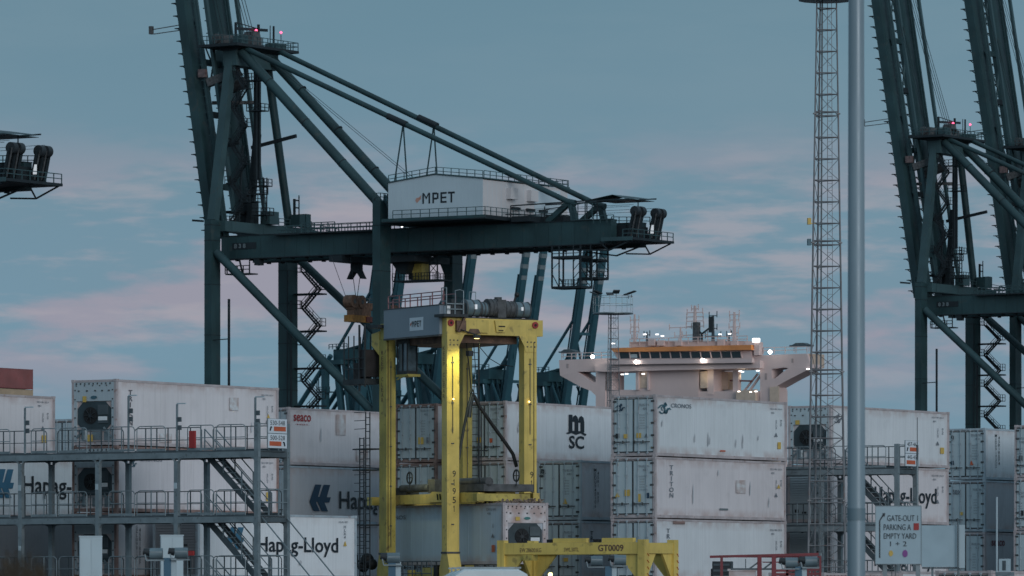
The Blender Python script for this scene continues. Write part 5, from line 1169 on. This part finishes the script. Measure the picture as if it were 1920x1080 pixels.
    P('gable_wall', MB().prism([(HX0 - .01, HZ0), (HX1 + .01, HZ0), (HX1 + .01, HZ1), ((HX0 + HX1) / 2, HZ1 + .85), (HX0 - .01, HZ1)], 'y', HY0 - .06, HY0 - .004), M['house'], mh)
    P('side_wall', MB().box(HX1 + .004, HX1 + .06, HY0, HY1 - .02, HZ0, HZ1 - .16), M['house_s'], mh)
    cx = (HX0 + HX1) / 2
    cs = MB()
    for k in range(1, 14): cs.box(HX0 + k * 1.165 - .02, HX0 + k * 1.165 + .02, HY0 - .075, HY0 - .061, HZ0, HZ1 - .05)
    for k in range(1, 19): cs.box(HX1 + .061, HX1 + .072, HY0 + k * 1.18 - .02, HY0 + k * 1.18 + .02, HZ0, HZ1 - .2)
    P('cladding_seams', cs, M['house'], mh, kind='stuff')
    for s_, e0 in ((1, HX1 + .35), (-1, HX0 - .2)): P('roof_slope', MB().prism([(cx, HZ1 + .90), (cx, HZ1 + 1.05), (e0, HZ1 + .12), (e0, HZ1 - .05)], 'y', HY0 - .25, HY1 + .2), KL, mh)
    P('darker_wall_panel', MB().box(HX1 + .061, HX1 + .09, 12.5, 19.5, HZ0 + .2, HZ1 - .6), M['house'], mh)
    for q in (5.0, 10.4): a_ = P('air_box', MB().box(HX1 + .061, HX1 + .9, q, q + 1.9, 60.0, 61.6), M['house_s'], mh); P('air_box_grille', MB().box(HX1 + .2, HX1 + .8, q - .03, q - .001, 60.1, 61.4), M['galv_d'], a_) if False else None
    for q in (6.3, 10.2, 13.6): P('louvre_vent', MB().box(HX1 + .061, HX1 + .5, q, q + 1.9, 58.55, 58.95), KD, mh)
    rr = MB().rail((HX0, HY0, HZ1), (cx, HY0, HZ1 + .85), 1.1, 1.35, .045).rail((cx, HY0, HZ1 + .85), (HX1, HY0, HZ1), 1.1, 1.35, .045).rail((HX1 + .2, HY0, HZ1), (HX1 + .2, HY1, HZ1), 1.1, 1.6, .045).rail((HX0, HY1, HZ1), (HX1, HY1, HZ1), 1.1, 1.6, .045)
    P('roof_railing', rr, KL, mh)
    fl = P('house_floor', MB().box(HX0 - .3, HX1 + 1.3, HY0 - 1.3, HY1 + 1, 56.75, 57.3), KD)
    P('floor_edge', MB().box(HX0 - .32, HX1 + 1.32, HY0 - 1.34, HY0 - 1.31, 56.9, 57.32), K, fl)
    P('floor_railing', MB().rail((HX0 + 1.6, HY0 - 1.25, 57.3), (HX1 + 1.2, HY0 - 1.25, 57.3), 1.15, 1.55, .045).rail((HX1 + 1.2, HY0 - 1.25, 57.3), (HX1 + 1.2, HY1, 57.3), 1.15, 1.5, .045), KL, fl)
    mark(MPET, M['ink'], mh, (38.35, HY0 - .08, 59.35), (1, 0, 0), 5.6, 1.55); mark(FLAME, mat('pale_orange_mark', (.55, .30, .24), .6), mh, (37.15, HY0 - .08, 59.4), (1, 0, 0), 1.05, 1.25, 'emblem')
    P('lit_floor_lamp', MB().box(35.5, 35.8, HY0 - 1.4, HY0 - 1.3, 56.0, 56.12), M['lamp_s'], fl)
    P('deck_equipment', MB().box(51, 54, 3, 6, 56.5, 57.3).box(50.5, 56, 9, 12, 56.5, 57.6).bar((50, 3, 57.6), (58, 3, 57.2), .15), KD)
    # rear working deck with canopy and sheave arms
    P('canopy_frame', MB().bar((50.2, 4, 58.9), (62, 5, 59.2), .18).bar((51, 12, 59.5), (69.8, 12, 59.6), .18).bar((55, 4, 58.0), (62, 5, 58.9), .12).bar((62, 5, 59.2), (69.8, 5, 59.1), .16)
      .bar((50.2, 4, 56.4), (50.2, 4, 58.9), .12).bar((56.0, 4, 56.4), (56.0, 4, 58.6), .12).bar((62.5, 5, 56.4), (62.5, 5, 59.2), .12).bar((64.2, 5, 56.4), (64.2, 5, 59.3), .12).bar((68.6, 9, 57.4), (68.6, 9, 59.2), .12).bar((57.8, 12, 56.4), (57.8, 12, 59.6), .12), KD)
    P('canopy_roof', MB().add([(62.5, 5, 59.3), (65.5, 7, 60.1), (69.0, 5, 59.25), (69.8, 12, 59.5), (66.5, 10, 60.0), (62.0, 12, 59.6)], [(0, 1, 4, 5), (1, 2, 3, 4)]).box(63, 69.5, 5, 12, 59.22, 59.27), K)
    P('rear_rail', MB().rail((60.8, 3.4, 56.42), (64.4, 3.4, 56.42), 2.3, 1.4, .05, 2), KL); P('rear_rail', MB().rail((64.6, 3.4, 55.8), (68, 3.4, 55.8), 1.1, 1.3, .05), KL); P('rear_rail', MB().rail((61, 14, 56.4), (67.5, 14, 56.1), 1.1, 1.3, .05), KL)
    dk = P('rear_deck', MB().box(66.0, 71.2, 3.3, 14.6, 53.3, 53.65).prism([(59, 53.0), (66, 53.3), (66, 55.6), (59, 56.2)], 'y', 5.9, 12.1).box(66.1, 68.4, 6, 12, 53.66, 55.6), KD)
    P('rear_deck_edge', MB().box(66.0, 71.2, 3.2, 3.29, 53.2, 53.75), KL, dk); P('rear_deck_railing', MB().rail((69.5, 3.4, 53.65), (71.1, 3.4, 53.65), 1.15, 1.1, .05).rail((71.1, 3.4, 53.65), (71.1, 14.5, 53.65), 1.15, 1.6, .05), KL, dk)
    P('deck_struts', MB().bar((61, 3.6, 52.2), (67, 3.6, 51.9), .2).bar((67, 3.6, 51.9), (71, 3.6, 53.3), .2).bar((67, 3.6, 51.9), (65.6, 3.6, 53.2), .18).bar((64, 3.6, 52.1), (64, 3.6, 53), .14).bar((65, 9, 51.5), (71, 9, 53.3), .2).bar((60, 9, 52.2), (65, 9, 51.5), .2).bar((63.5, 14, 52.1), (67.5, 14, 51.9), .2).bar((67.5, 14, 51.9), (71, 14, 53.3), .18).bar((67.5, 14, 51.9), (66.6, 14, 53.3), .16), KD, dk)
    for q in (6.5, 12.0):
        for dq, dg in ((-.55, 0), (.55, .2)):
            a0, a1 = Vector((69.2 + dg, q + dq, 53.65)), Vector((70.1 + dg, q + dq, 57.5)); a_ = P('sheave_arm', MB().bar(a0 - Vector((0, .28, 0)), a1 - Vector((0, .28, 0)), .22, 1.05).bar(a0 + Vector((0, .28, 0)), a1 + Vector((0, .28, 0)), .22, 1.05), KD)
            P('sheave', MB().tube(a1 - Vector((0, .42, 0)), a1 + Vector((0, .42, 0)), .72, 16), M['dark'], a_); P('rope_falls', MB().bar(a0 + Vector((.4, -.47, .3)), a1 + Vector((.35, -.47, 0)), .12, .2).bar(a0 + Vector((-.2, -.47, .3)), a1 + Vector((-.2, -.47, 0)), .12, .2), M['grime'], a_)
    P('lit_rear_lamp', MB().box(69.6, 70.1, 10.7, 10.8, 54.6, 55.8), M['lamp_c'])
    rpx = MB()
    for q, z in ((4.5, 58.1), (5.5, 58.4), (12.5, 58.3), (13.4, 58.0)): rpx.bar((50, q, z), (70, q, z), .05)
    P('trolley_ropes', rpx, KD)
    # hanging maintenance cages below the rear of the girder
    def cage(g0, g1, q0, q1, z0, z1, zm):
        m_ = MB()
        for g_ in (g0, g1):
            for q in (q0, q1): m_.bar((g_, q, z0), (g_, q, z1), .2)
        for z in (z0, zm):
            for q in (q0, q1): m_.bar((g0, q, z), (g1, q, z), .24, .34)
            for g_ in (g0, g1): m_.bar((g_, q0, z), (g_, q1, z), .24, .34)
        m_.bar((g0 + 1.2, q0, z0), (g0 + 1.2, q0, z1), .16); m_.bar((g0, q0, z0 + 2), (g0 + 1.2, q0, z0), .1); m_.bar((g0, q0, z0 + 2.6), (g0 + 1.2, q0, z0 + 3.6), .07); m_.bar((g0 + 1.2, q0, z0 + 1.4), (g0 + 2.2, q0, z0), .12)
        m_.rail((g0 + 1.2, q0, z0), (g1, q0, z0), 1.1, .55, .035); m_.rail((g0, q0, zm), (g1, q0, zm), 1.1, 1.1, .05); m_.rail((g0, q1, z0), (g1, q1, z0), 1.1, .8, .035)
        m_.box(g0, g1, q0, q1, z0 - .05, z0 + .05)
        k = 0
        while z0 + 1.2 * k + 1.2 < z1: m_.bar((g1 - 1.2, q0, z0 + 1.2 * k), (g1, q0, z0 + 1.2 * k + 1.2), .08); m_.bar((g1 - 1.2, q1, z0 + 1.2 * k + 1.2), (g1, q1, z0 + 1.2 * k), .08); k += 1
        m_.bar((g1 - 1.2, q0, z0), (g1 - 1.2, q0, z1), .14)
        return m_
    P('maintenance_cage', cage(57.5, 62.3, 3.6, 6.6, 46.9, 52.86, 51.2), KD); P('maintenance_cage', cage(57.2, 60.1, 11.5, 14.5, 48.6, 52.86, 51.2), KD)
    # trolley, hoist head and yellow cab
    P('trolley', MB().box(18.7, 21, 3.6, 14.4, 51.9, 52.8).box(26.5, 33, 5, 14, 51.6, 52.5).prism([(27.4, 51.6), (30.4, 51.6), (29.8, 50.0), (28.6, 50.0)], 'y', 7.2, 9.0), KD)
    P('rope_guide', MB().box(19.2, 20.6, 8.4, 9.6, 50.9, 51.9).prism([(19.2, 50.9), (20.6, 50.9), (21.3, 49.6), (21.0, 49.6), (20.2, 50.6), (19.6, 50.6), (18.8, 49.6), (18.5, 49.6)], 'y', 8.4, 9.6), KD)
    cb_ = P('crane_cab', MB().box(29.9, 31.6, 8.8, 11.0, 49.2, 51.5), M['yellow_o']); P('cab_door', MB().box(29.3, 29.9, 8.7, 11, 49.2, 51.5), KD, cb_); P('cab_lamp', MB().box(29.4, 29.65, 8.64, 8.69, 50.3, 50.55), M['lamp_s'], cb_)
    P('cab_walkway', MB().box(26.8, 35.0, 8.2, 11.6, 48.9, 49.1).rail((26.8, 8.2, 49.1), (35.0, 8.2, 49.1), 1.0, .5, .04).rail((32, 11.6, 49.1), (35.0, 11.6, 49.1), 1.0, .5, .04).bar((33.2, 8.4, 49), (33.2, 8.4, 52.8), .12).bar((34.6, 8.4, 49), (34.6, 8.4, 52.8), .16).bar((33.2, 8.4, 50), (34.6, 8.4, 51.4), .08).bar((34.6, 8.4, 50), (33.2, 8.4, 51.4), .08).bar((33.2, 8.4, 51.6), (34.6, 8.4, 52.6), .08).bar((33.2, 8.4, 51.5), (34.6, 8.4, 51.5), .08).bar((27, 8.4, 49), (27.6, 8.4, 52), .14).bar((28, 8.4, 49), (27.2, 8.4, 52), .1), KD)
    return c
XA, YA = -44.47, 820.0
crane = sts_crane(XA, YA, 'big dark green container crane with white MPET machinery house left of centre')
# headblock and spreader hanging from it, a thing of its own
hb = thing('crane_spreader', tuple(cr_pt(22.5, 5.6, 43.0)), A_C - R(90), 'brown and orange spreader with rope sheaves hanging under the middle crane', 'crane spreader')
MB().box(-.7, .7, -2.6, 2.0, .0, 1.0).build('spreader_beam', M['amber_steel'], hb)
MB().box(-.9, .9, 1.0, 8.5, .1, .9).build('telescopic_beam', mat('dark_red_steel', (.12, .035, .03), .6, var=.3, vscale=2), hb)
MB().box(-.6, .6, -2.2, 9.5, 1.9, 2.9).box(-.6, .6, -2.0, 2.5, 1.0, 2.0).build('headblock', M['rusty'], hb)
for y in (-1.9, .1): s_ = MB().tube((-.75, y, 3.0), (.75, y, 3.0), .95, 16).build('rope_sheave', M['rusty'], hb); MB().tube((-.8, y, 3.0), (.8, y, 3.0), .35, 10).build('sheave_hub', M['grime'], s_)
MB().box(-.65, .65, 10.6, 12.6, .9, 2.7).build('end_winch', M['rusty'], hb); MB().rail((-.9, 3, 2.9), (-.9, 12, 2.9), .8, 1.1, .05).build('guard_rail', M['galv_d'], hb)
MB().box(-.2, .2, -1.3, -1.0, 1.55, 2.0).box(-.3, .3, 5.8, 6.4, 2.3, 2.7).build('lit_lamp', M['lamp_s'], hb)
for a_, b_ in (((-2.5, -3.2, 9.5), (-.5, -2.2, 3.3)), ((0, -2.0, 9.5), (0, -.6, 3.8)), ((0, 1.2, 9.5), (0, -.2, 3.8)), ((0, 4.5, 9.5), (0, 4.5, 2.9)), ((0, 9.0, 9.5), (0, 9, 2.9))): MB().bar(a_, b_, .07).build('hoist_rope', M['crane_d'], hb)
index_kids()
for X, Y, lb in (((1727 - 960) / F * 980, 980, 'dark green crane with raised boom right of the big pole'), (91.06, 1003, 'dark green crane with raised boom cut by the right edge, behind its neighbour'), (-123.1, 711.0, 'crane whose rear deck with canopy and sheaves pokes in at the left edge')):
    c2 = copy_tree(crane); c2.location = (X, Y, 0); c2['label'] = lb

# ------------------------------------------------------------------ far teal cranes on the next berth
def far_crane(apx, d, label, sep=8.0):
    X = (apx - 960) / F * d; rz_ = math.atan2(-.74, .67)
    c = thing('distant_container_crane', (X, d, 0), rz_, label, 'container crane', 'far teal container cranes on the next berth')
    K, D_ = M['far'], M['far_d']
    def P(n, mb, m=K, parent=None): return mb.build(n, m, parent or c)
    h = sep / 2
    b0 = Vector((6.0, 0, 52)); bd = Vector((.205, 0, 1)).normalized()
    for q in (-h, h):
        Q = Vector((0, q, 0)); bo = P('boom', MB().bar(b0 + Q, b0 + Q + bd * 82, 1.6, 2.9, 1.5, 2.3).bar(b0 + Q + bd * 50 - Vector((.2, 0, 0)), b0 + Q + bd * 66, .9, 3.1))
        for k in range(4):
            p = b0 + Q + bd * (64 + k * 4.0); P('boom_stripe', MB().bar(p, p + bd * 1.5, 1.60, 2.55), M['pale'], bo, )
        P('boom_ladder', MB().bar(b0 + Q + bd * 20 + Vector((-3.0, 0, 0)), b0 + Q + bd * 66 + Vector((-2.6, 0, 0)), .25, .5), D_, bo)
        P('fore_stay', MB().bar((-2.5, q, 84), b0 + Q + bd * 52 + Vector((-1.4, 0, 0)), .75)); P('stay_strut', MB().bar(b0 + Q + bd * 52 + Vector((-1.4, 0, 0)), b0 + Q + bd * 36 + Vector((1.0, 0, 0)), .6))
    P('boom_tie', MB().bar(b0 + bd * 46 + Vector((0, -h, 0)), b0 + bd * 46 + Vector((0, h, 0)), 1, 1).bar(b0 + bd * 28 + Vector((0, -h, 0)), b0 + bd * 28 + Vector((0, h, 0)), 1, 1))
    P('boom_cross_brace', MB().bar(b0 + bd * 46 + Vector((0, -h, 0)), b0 + bd * 28 + Vector((0, h, 0)), .6))
    P('apex_head', MB().box(-4.5, 2.5, -5, 5, 80.5, 84).box(-6, 1.5, -7, 6, 79, 80.5).prism([(-5, 84), (2, 84), (9, 87.5), (9, 86)], 'y', -1.5, 1.5), D_)
    P('apex_railing', MB().rail((-5.5, -6, 84), (3.5, -6, 84), 1.6, 1.8, .1).rail((-5.5, 6, 84), (3.5, 6, 84), 1.6, 1.8, .1), K)
    for q in (-6, 6):
        P('front_leg', MB().bar((-3, q * .8, 80), (2.5, q, 53), 1.6, 1.8)); P('front_strut', MB().bar((-.5, q * .6, 80), (5.5, q * .7, 56), .9)); P('hoist_pipe', MB().bar((1.5, q * .5, 81), (8.5, q * .4, 58), .7)); P('back_stay', MB().tube((-4.5, q, 82), (-33, q, 54), .8, 8)); P('lower_stay', MB().tube((-4.5, q, 78), (-33, q, 50), .6, 8)) if q > 0 else None
        P('main_girder', MB().box(-45, 6, q * .66 - .8, q * .66 + .8, 50, 54)); P('rear_tower', MB().box(-8.2, -6.4, q - 1, q + 1, 40, 80.5)); P('inner_strut', MB().bar((-1.5, q * .3, 80), (3.8, q * .45, 40), .8)); P('inner_strut', MB().bar((.8, q * .9, 80), (7.2, q * 1.0, 44), .75)); P('cable_bundle', MB().bar((2.2, q * .2, 80.5), (11, q * .2, 52), .35).bar((1.6, q * .2, 80.5), (9, q * .2, 50), .3)); P('curved_brace', MB().bar((5.2, q, 79), (10.2, q, 70), .6).bar((10.2, q, 70), (9.5, q, 56), .6)); P('ladder_mast', MB().bar((-10, q * 1.1, 44), (-10, q * 1.1, 76), .25).bar((-10.8, q * 1.1, 44), (-10.8, q * 1.1, 76), .25))
        for g_ in (0, -30): P('leg', MB().box(g_ - 1, g_ + 1, q * 1.5 - 1.1, q * 1.5 + 1.1, 3, 54))
        P('portal_beam', MB().box(-28.99, -1.01, q * 1.5 - .9, q * 1.5 + .9, 26, 29)); P('diagonal_brace', MB().tube((-1, q * 1.5, 50), (-29, q * 1.5, 29), .7, 8))
    for z in (70, 60): P('platform', MB().box(-10.5, -4, -7, -5, z, z + .4).rail((-10.5, -7, z + .4), (-4, -7, z + .4), 1.5, 1.5, .1), D_)
    P('machinery_house', MB().box(-42, -28, -6, 6, 54.2, 60), M['house'])
    for g_ in (0, -30): P('sill_beam', MB().box(g_ - .8, g_ + .8, -7.8, 7.8, 3.2, 5.5)); P('bogie', MB().box(g_ - .7, g_ + .7, -13, 13, .4, 2.9), D_)
    return c
far_crane(664, 1793, 'distant teal crane standing left of the yellow carrier', 10)
for apx, d, lb in ((797, 1825, 'distant teal crane seen between the left legs of the yellow carrier'), (928, 1948, 'distant teal crane seen through the right bay of the yellow carrier'), (1040, 1970, 'distant teal crane directly left of the ship bridge')): far_crane(apx, d, lb)

# ------------------------------------------------------------------ container ship
SX, SY = (1287 - 960) / F * 980, 980.0
sh = thing('container_ship', (SX, SY, 0), A_C - R(90), 'large container ship with cream bridge, orange band and lit lamps', 'ship')
def sp(px, py, yq=0.0):
    k = (px - 960) / F; s_, c_ = math.sin(A_C), math.cos(A_C)
    g_ = (k * (SY + s_ * yq) - SX - c_ * yq) / (s_ + k * c_); return g_, CZ + (HZ - py) / F * (SY - c_ * g_ + s_ * yq)
def face(pts, y0, y1, m, nm, parent=None): return MB().prism([sp(x, y, y0) for x, y in pts], 'y', y0, y1).build(nm, m, parent or sh)
hg = [(-27.5, 24), (-29, 14), (-27, 2), (-20, -3), (20, -3), (27, 2), (29, 14), (27.5, 24)]
hl = MB(); ns = len(hg)
for y, s_ in ((-215, .1), (-185, .62), (-150, 1), (150, 1), (175, .85)): hl.v += [(x * s_, y, z) for x, z in hg]
for i in range(4):
    for j in range(ns): hl.f.append([i * ns + j, i * ns + (j + 1) % ns, (i + 1) * ns + (j + 1) % ns, (i + 1) * ns + j]); hl.sm.append(False)
hl.f.append(list(range(ns))); hl.f.append([4 * ns + j for j in range(ns)][::-1]); hl.sm += [False, False]
hl.build('hull', M['hull'], sh)
CR_ = M['ship']
# side pillars and wings
face([(1048, 675), (1145, 671.5), (1145, 696), (1117, 696.5), (1083, 697), (1050, 704)], 0, 4, CR_, 'left_wing')
face([(1050, 704), (1083, 697), (1112, 717), (1117, 716), (1117, 742), (1108, 733), (1090, 726)], 0, 4, CR_, 'left_wing_knee')
face([(1117, 696.5), (1148, 696), (1148, 731), (1135, 731), (1135, 905), (1117, 905)], 0, 4, CR_, 'left_pillar')
face([(1409, 667), (1513, 663), (1521, 690), (1478, 690), (1470, 689), (1447, 692), (1425, 692), (1409, 690)], 0, 4, CR_, 'right_wing')
face([(1521, 690), (1478, 712), (1460, 722), (1453, 726), (1453, 710), (1460, 704), (1478, 690)], 0, 4, CR_, 'right_wing_knee')
face([(1447, 692), (1447, 709), (1453, 710), (1453, 726), (1455, 732), (1455, 905), (1425, 905), (1425, 692)], 0, 4, CR_, 'right_pillar')
face([(1513, 663), (1522, 663), (1522, 688), (1513, 690)], .6, 5, M['ship_y'], 'wing_end')
face([(1443, 726), (1460, 724), (1460, 905), (1443, 905)], -.3, -.01, M['ship_y'], 'pillar_lamplight_patch')  # thin plate carrying the pillar's lamp light in its colour
# central house, lower bands with openings
face([(1192, 688), (1310, 686), (1310, 905), (1192, 905)], .2, 14, CR_, 'central_house'); face([(1135, 731), (1192, 731), (1192, 905), (1135, 905)], .3, 6, CR_, 'lower_house'); face([(1310, 734), (1425, 733), (1425, 905), (1310, 905)], .3, 6, CR_, 'lower_house')
face([(1192, 688), (1216, 688), (1216, 731), (1213, 731), (1213, 697), (1210, 694), (1200, 694), (1197, 697), (1197, 731), (1192, 731)], -.3, .19, CR_, 'door_surround'); face([(1198, 697), (1213, 696), (1213, 727), (1198, 728)], .1, .19, M['ship_y'], 'open_doorway')
face([(1116, 682), (1425, 676), (1425, 690), (1135, 697), (1116, 696)], -1.2, 6, CR_, 'bridge_deck')
face([(1135, 696), (1150, 695.5), (1147, 700), (1147, 731), (1135, 731)], .0, .29, M['rusty'], 'pillar_ladder_recess')
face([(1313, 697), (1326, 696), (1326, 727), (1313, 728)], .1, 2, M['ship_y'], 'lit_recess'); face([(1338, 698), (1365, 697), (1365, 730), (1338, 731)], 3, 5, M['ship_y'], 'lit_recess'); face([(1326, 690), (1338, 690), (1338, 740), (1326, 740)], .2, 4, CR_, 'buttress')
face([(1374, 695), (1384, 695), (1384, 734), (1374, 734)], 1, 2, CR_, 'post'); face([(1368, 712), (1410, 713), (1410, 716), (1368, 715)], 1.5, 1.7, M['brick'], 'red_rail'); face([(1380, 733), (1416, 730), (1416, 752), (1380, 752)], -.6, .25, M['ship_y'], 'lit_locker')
MB().bar((*sp(1400, 733)[:1], 1, sp(1400, 733)[1]), (sp(1425, 697)[0], 1, sp(1425, 697)[1]), .35).bar((sp(1384, 733)[0], 2, sp(1384, 733)[1]), (sp(1410, 700)[0], 2, sp(1410, 700)[1]), .3).build('inclined_ladder', CR_, sh)
# bridge front
face([(1145, 676), (1410, 672), (1410, 680), (1145, 683.5)], -2.0, -1.21, CR_, 'bridge_balcony'); face([(1150, 659), (1408, 657), (1410, 673), (1160, 677)], -.6, 2.5, CR_, 'bridge_wall'); face([(1144, 652.5), (1408, 646.5), (1408, 656), (1150, 660)], -1.6, .6, M['ship_o'], 'orange_band')
wy = lambda x: 659.5 - (x - 1150) * .006
for k, x0 in enumerate(range(1163, 1390, 19)):
    a = wy(x0); f_ = face([(x0 - 1.5, a + 1), (x0 + 15.5, a + .8), (x0 + 17.5, a + 12.5), (x0 + .5, a + 13)], -.66, -.61, M['glass'], 'window')
    face([(x0 + 15.8, a + .5), (x0 + 17.6, a + .5), (x0 + 19.6, a + 13), (x0 + 17.8, a + 13)], -.75, -.62, CR_, 'window_post', f_)
face([(1181, 664), (1194, 664), (1195, 671), (1182, 671)], -.70, -.67, M['sign'], 'bright_pane')
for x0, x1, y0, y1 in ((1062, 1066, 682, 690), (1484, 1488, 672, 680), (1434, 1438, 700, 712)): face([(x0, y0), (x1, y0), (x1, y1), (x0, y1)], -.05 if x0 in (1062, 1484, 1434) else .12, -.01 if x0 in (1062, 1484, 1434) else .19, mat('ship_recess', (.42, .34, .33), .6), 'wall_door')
face([(1145, 683.6), (1410, 680.2), (1410, 682), (1145, 685.5)], -1.5, -1.21, mat('ship_painted_shadow', (.40, .33, .32), .6), 'painted_shadow_strip')  # shadow under the balcony put in as a darker strip
rl = MB()
for x0, x1, y in ((1052, 1145, 672), (1180, 1400, 645), (1410, 1512, 662)):
    a, b_ = sp(x0, y), sp(x1, y - (x1 - x0) * .026); rl.rail((a[0], .2, a[1] - .2), (b_[0], .2, b_[1] - .2), 1.1, 2.0, .06)
rl.build('deck_railing', CR_, sh)
face([(1180, 641), (1395, 639), (1395, 648), (1180, 651)], .5, 7, CR_, 'top_house')
for x0, y0 in ((1215, 636), (1265, 640), (1345, 636), (1370, 640), (1232, 638)): face([(x0, y0), (x0 + 12, y0), (x0 + 12, 648), (x0, 648)], -.2, .45, CR_, 'deck_locker')
def smast(px, yt, yb, arms, w=.45, m=None):
    g_, z1 = sp(px, yt, 3); z0 = sp(px, yb, 3)[1]; t_ = MB().bar((g_, 3, z0), (g_, 3, z1), w, w, w * .5, w * .5)
    for yy, aw in arms:
        z = sp(px, yy, 3)[1]; t_.bar((g_ - aw, 3, z), (g_ + aw, 3, z), .14); t_.bar((g_ - aw, 3, z - .4), (g_ - aw, 3, z + .7), .12); t_.bar((g_ + aw, 3, z - .3), (g_ + aw, 3, z + .8), .12)
    return t_.build('signal_mast', m or CR_, sh)
smast(1190, 589, 648, ((600, .9), (613, .8), (622, .9), (634, .6)), .5); smast(1303, 573, 648, ((579, .7), (586, 1.6), (594, 1.7), (602, 1.7), (612, 1.8), (628, 2.6)), .7); smast(1337, 591, 648, ((592, .8), (616, .8), (630, 1.6)), .5, M['galv_d']); smast(1377, 585, 648, ((590, 1.0), (600, .9), (613, 1.1), (624, .8)), .6); smast(1276, 613, 648, ((614, 2.3), (630, 1.2)), .4); smast(1213, 622, 648, ((628, .6),), .35, M['galv_d']); smast(1367, 625, 648, ((628, .5),), .3, M['galv_d'])
g_, z_ = sp(1337, 597, 3); MB().bar((g_ - .2, 2.7, z_ - 2.5), (g_ - .2, 2.7, z_ + .3), .7).build('dark_flag_bundle', M['dark'], sh); g_, z_ = sp(1306, 620, 2.7); MB().bar((g_, 2.7, z_ - 2), (g_, 2.7, z_ + 1.5), 1.0).build('funnel_pipe', M['grime'], sh)
g_, z_ = sp(1316, 626, 3); MB().bar((g_, 3, z_ - 1.8), (g_, 3, z_), .3).bar((g_, 3, z_), (g_ - 1.2, 3, z_ + 1), .25).bar((g_, 3, z_), (g_ + 1.6, 3, z_ + 1), .25).build('crow_arm', M['dark'], sh)
for px, y, w in ((1068, 660, 1.7), (1503, 648, 1.9)):
    g_, z_ = sp(px, y, 2); gp, zp = sp(px, y + 12, 2)
    o_ = MB().box(g_ - w, g_ + w, 1, 3, z_ - .15, z_ + .1).prism([(g_ - w * .8, z_ + .1), (g_ + w * .8, z_ + .1), (g_ + w * .4, z_ + .45), (g_ - w * .4, z_ + .45)], 'y', 1.2, 2.8).build('wing_canopy', M['galv_d'], sh); MB().bar((g_ - w * .8, 2, zp), (g_ - w * .8, 2, z_), .1).bar((g_ + w * .8, 2, zp), (g_ + w * .8, 2, z_), .1).build('canopy_posts', CR_, o_)
for px, y, r_ in ((1111, 669, .33), (1192.5, 678.5, .33), (1317.5, 675.5, .35), (1444, 660, .34)):
    g_, z_ = sp(px, y, -2.4); MB().ball((g_, -2.4, z_), r_, 10, 6).build('lit_lamp', M['lamp'], sh)
g_, z_ = sp(1418, 638, -1); MB().box(g_ - .7, g_ + .7, -1.2, -.9, z_ - .35, z_ + .35).build('lit_lamp_panel', M['lamp_s'], sh); MB().box(g_ - .5, g_ + .5, -.9, .5, z_ - 2.6, z_ - .4).build('lamp_housing', CR_, sh)
for px, y in ((1209, 627), (1232, 627), (1242, 630), (1350, 627), (1368, 626), (1150, 644), (1167, 702), (1175, 701), (1206, 701), (1388, 696), (1392, 697), (1421, 695), (1386, 734), (1408, 735), (1417, 734), (1418, 655), (1515, 692)):
    g_, z_ = sp(px, y, -.5); MB().box(g_ - .28, g_ + .28, -.6, -.4, z_ - .1, z_ + .1).build('small_lit_lamp', M['lamp_s'], sh)
bl = bpy.data.lights.new('bridge_lamp_light', 'POINT'); bl.energy = 35; bl.color = (1, .85, .55); bl.shadow_soft_size = .4
for px, y, q in ((1392, 706, 2.2), (1320, 704, -1.2)):
    g_, z_ = sp(px, y, q); o_ = bpy.data.objects.new('bridge_lamp_light', bl); COL.objects.link(o_); o_.parent = sh; o_.location = (g_, q, z_)
# containers carried on the ship's deck, only the red one clears the yard stacks
for k, (m_, lb) in enumerate(((M['cladr'], 'faded red container high in the stack at the far left edge'), (M['beige'], 'beige container directly under the faded red one at the far left edge'), (M['cladr'], 'red container third down in the deck stack behind the left containers'), (M['beige'], 'beige container lowest in the deck stack behind the left containers'))):
    e_ = at(62, 692, 800); z = CZ + (HZ - 692) / F * 800 - 2.95 * (k + 1)
    container(e_.x - U.x * LEN, 800 - U.y * LEN, z, A_C, 'door', m_, m_, lb, group='containers loaded on the ship deck', corr=True, name='shipping_container')
MB().box(-15, 15, -160, -20, 0, .01) if False else None

# ------------------------------------------------------------------ dry reeds in the left foreground
rd = MB()
for i in range(900):
    px = random.uniform(-30, 470) if i > 380 else random.gauss(38, 18); d = random.uniform(38, 60)
    base = at(px, HZ, d) - Vector((0, 0, CZ)); tall = 1.92 + random.uniform(0, .16) + (.26 * math.exp(-((px - 38) / 22) ** 2) * random.random() if px < 90 else 0) + (.05 if px < 120 else 0)
    if px > 130: tall -= .02
    lean = Vector((random.uniform(-.16, .16), random.uniform(-.1, .1), 0)); w_ = random.uniform(.004, .009)
    mid = base + lean * .4 + Vector((0, 0, tall * .6)); top = base + lean + Vector((0, 0, tall))
    rd.add([base + Vector((-w_, 0, 0)), base + Vector((w_, 0, 0)), mid + Vector((w_, 0, 0)), top, mid - Vector((w_, 0, 0))], [(0, 1, 2, 3, 4)])
    for k in range(3):
        p = base.lerp(top, .80 + .06 * k); dv = Vector((random.uniform(-.05, .05), random.uniform(-.03, .03), random.uniform(.02, .07)))
        rd.add([p, p + dv + Vector((.006, 0, 0)), p + dv * 1.6, p + dv - Vector((.006, 0, 0))], [(0, 1, 2, 3)])
o = rd.build('dry_reeds', M['reed'], None); o['kind'] = 'stuff'
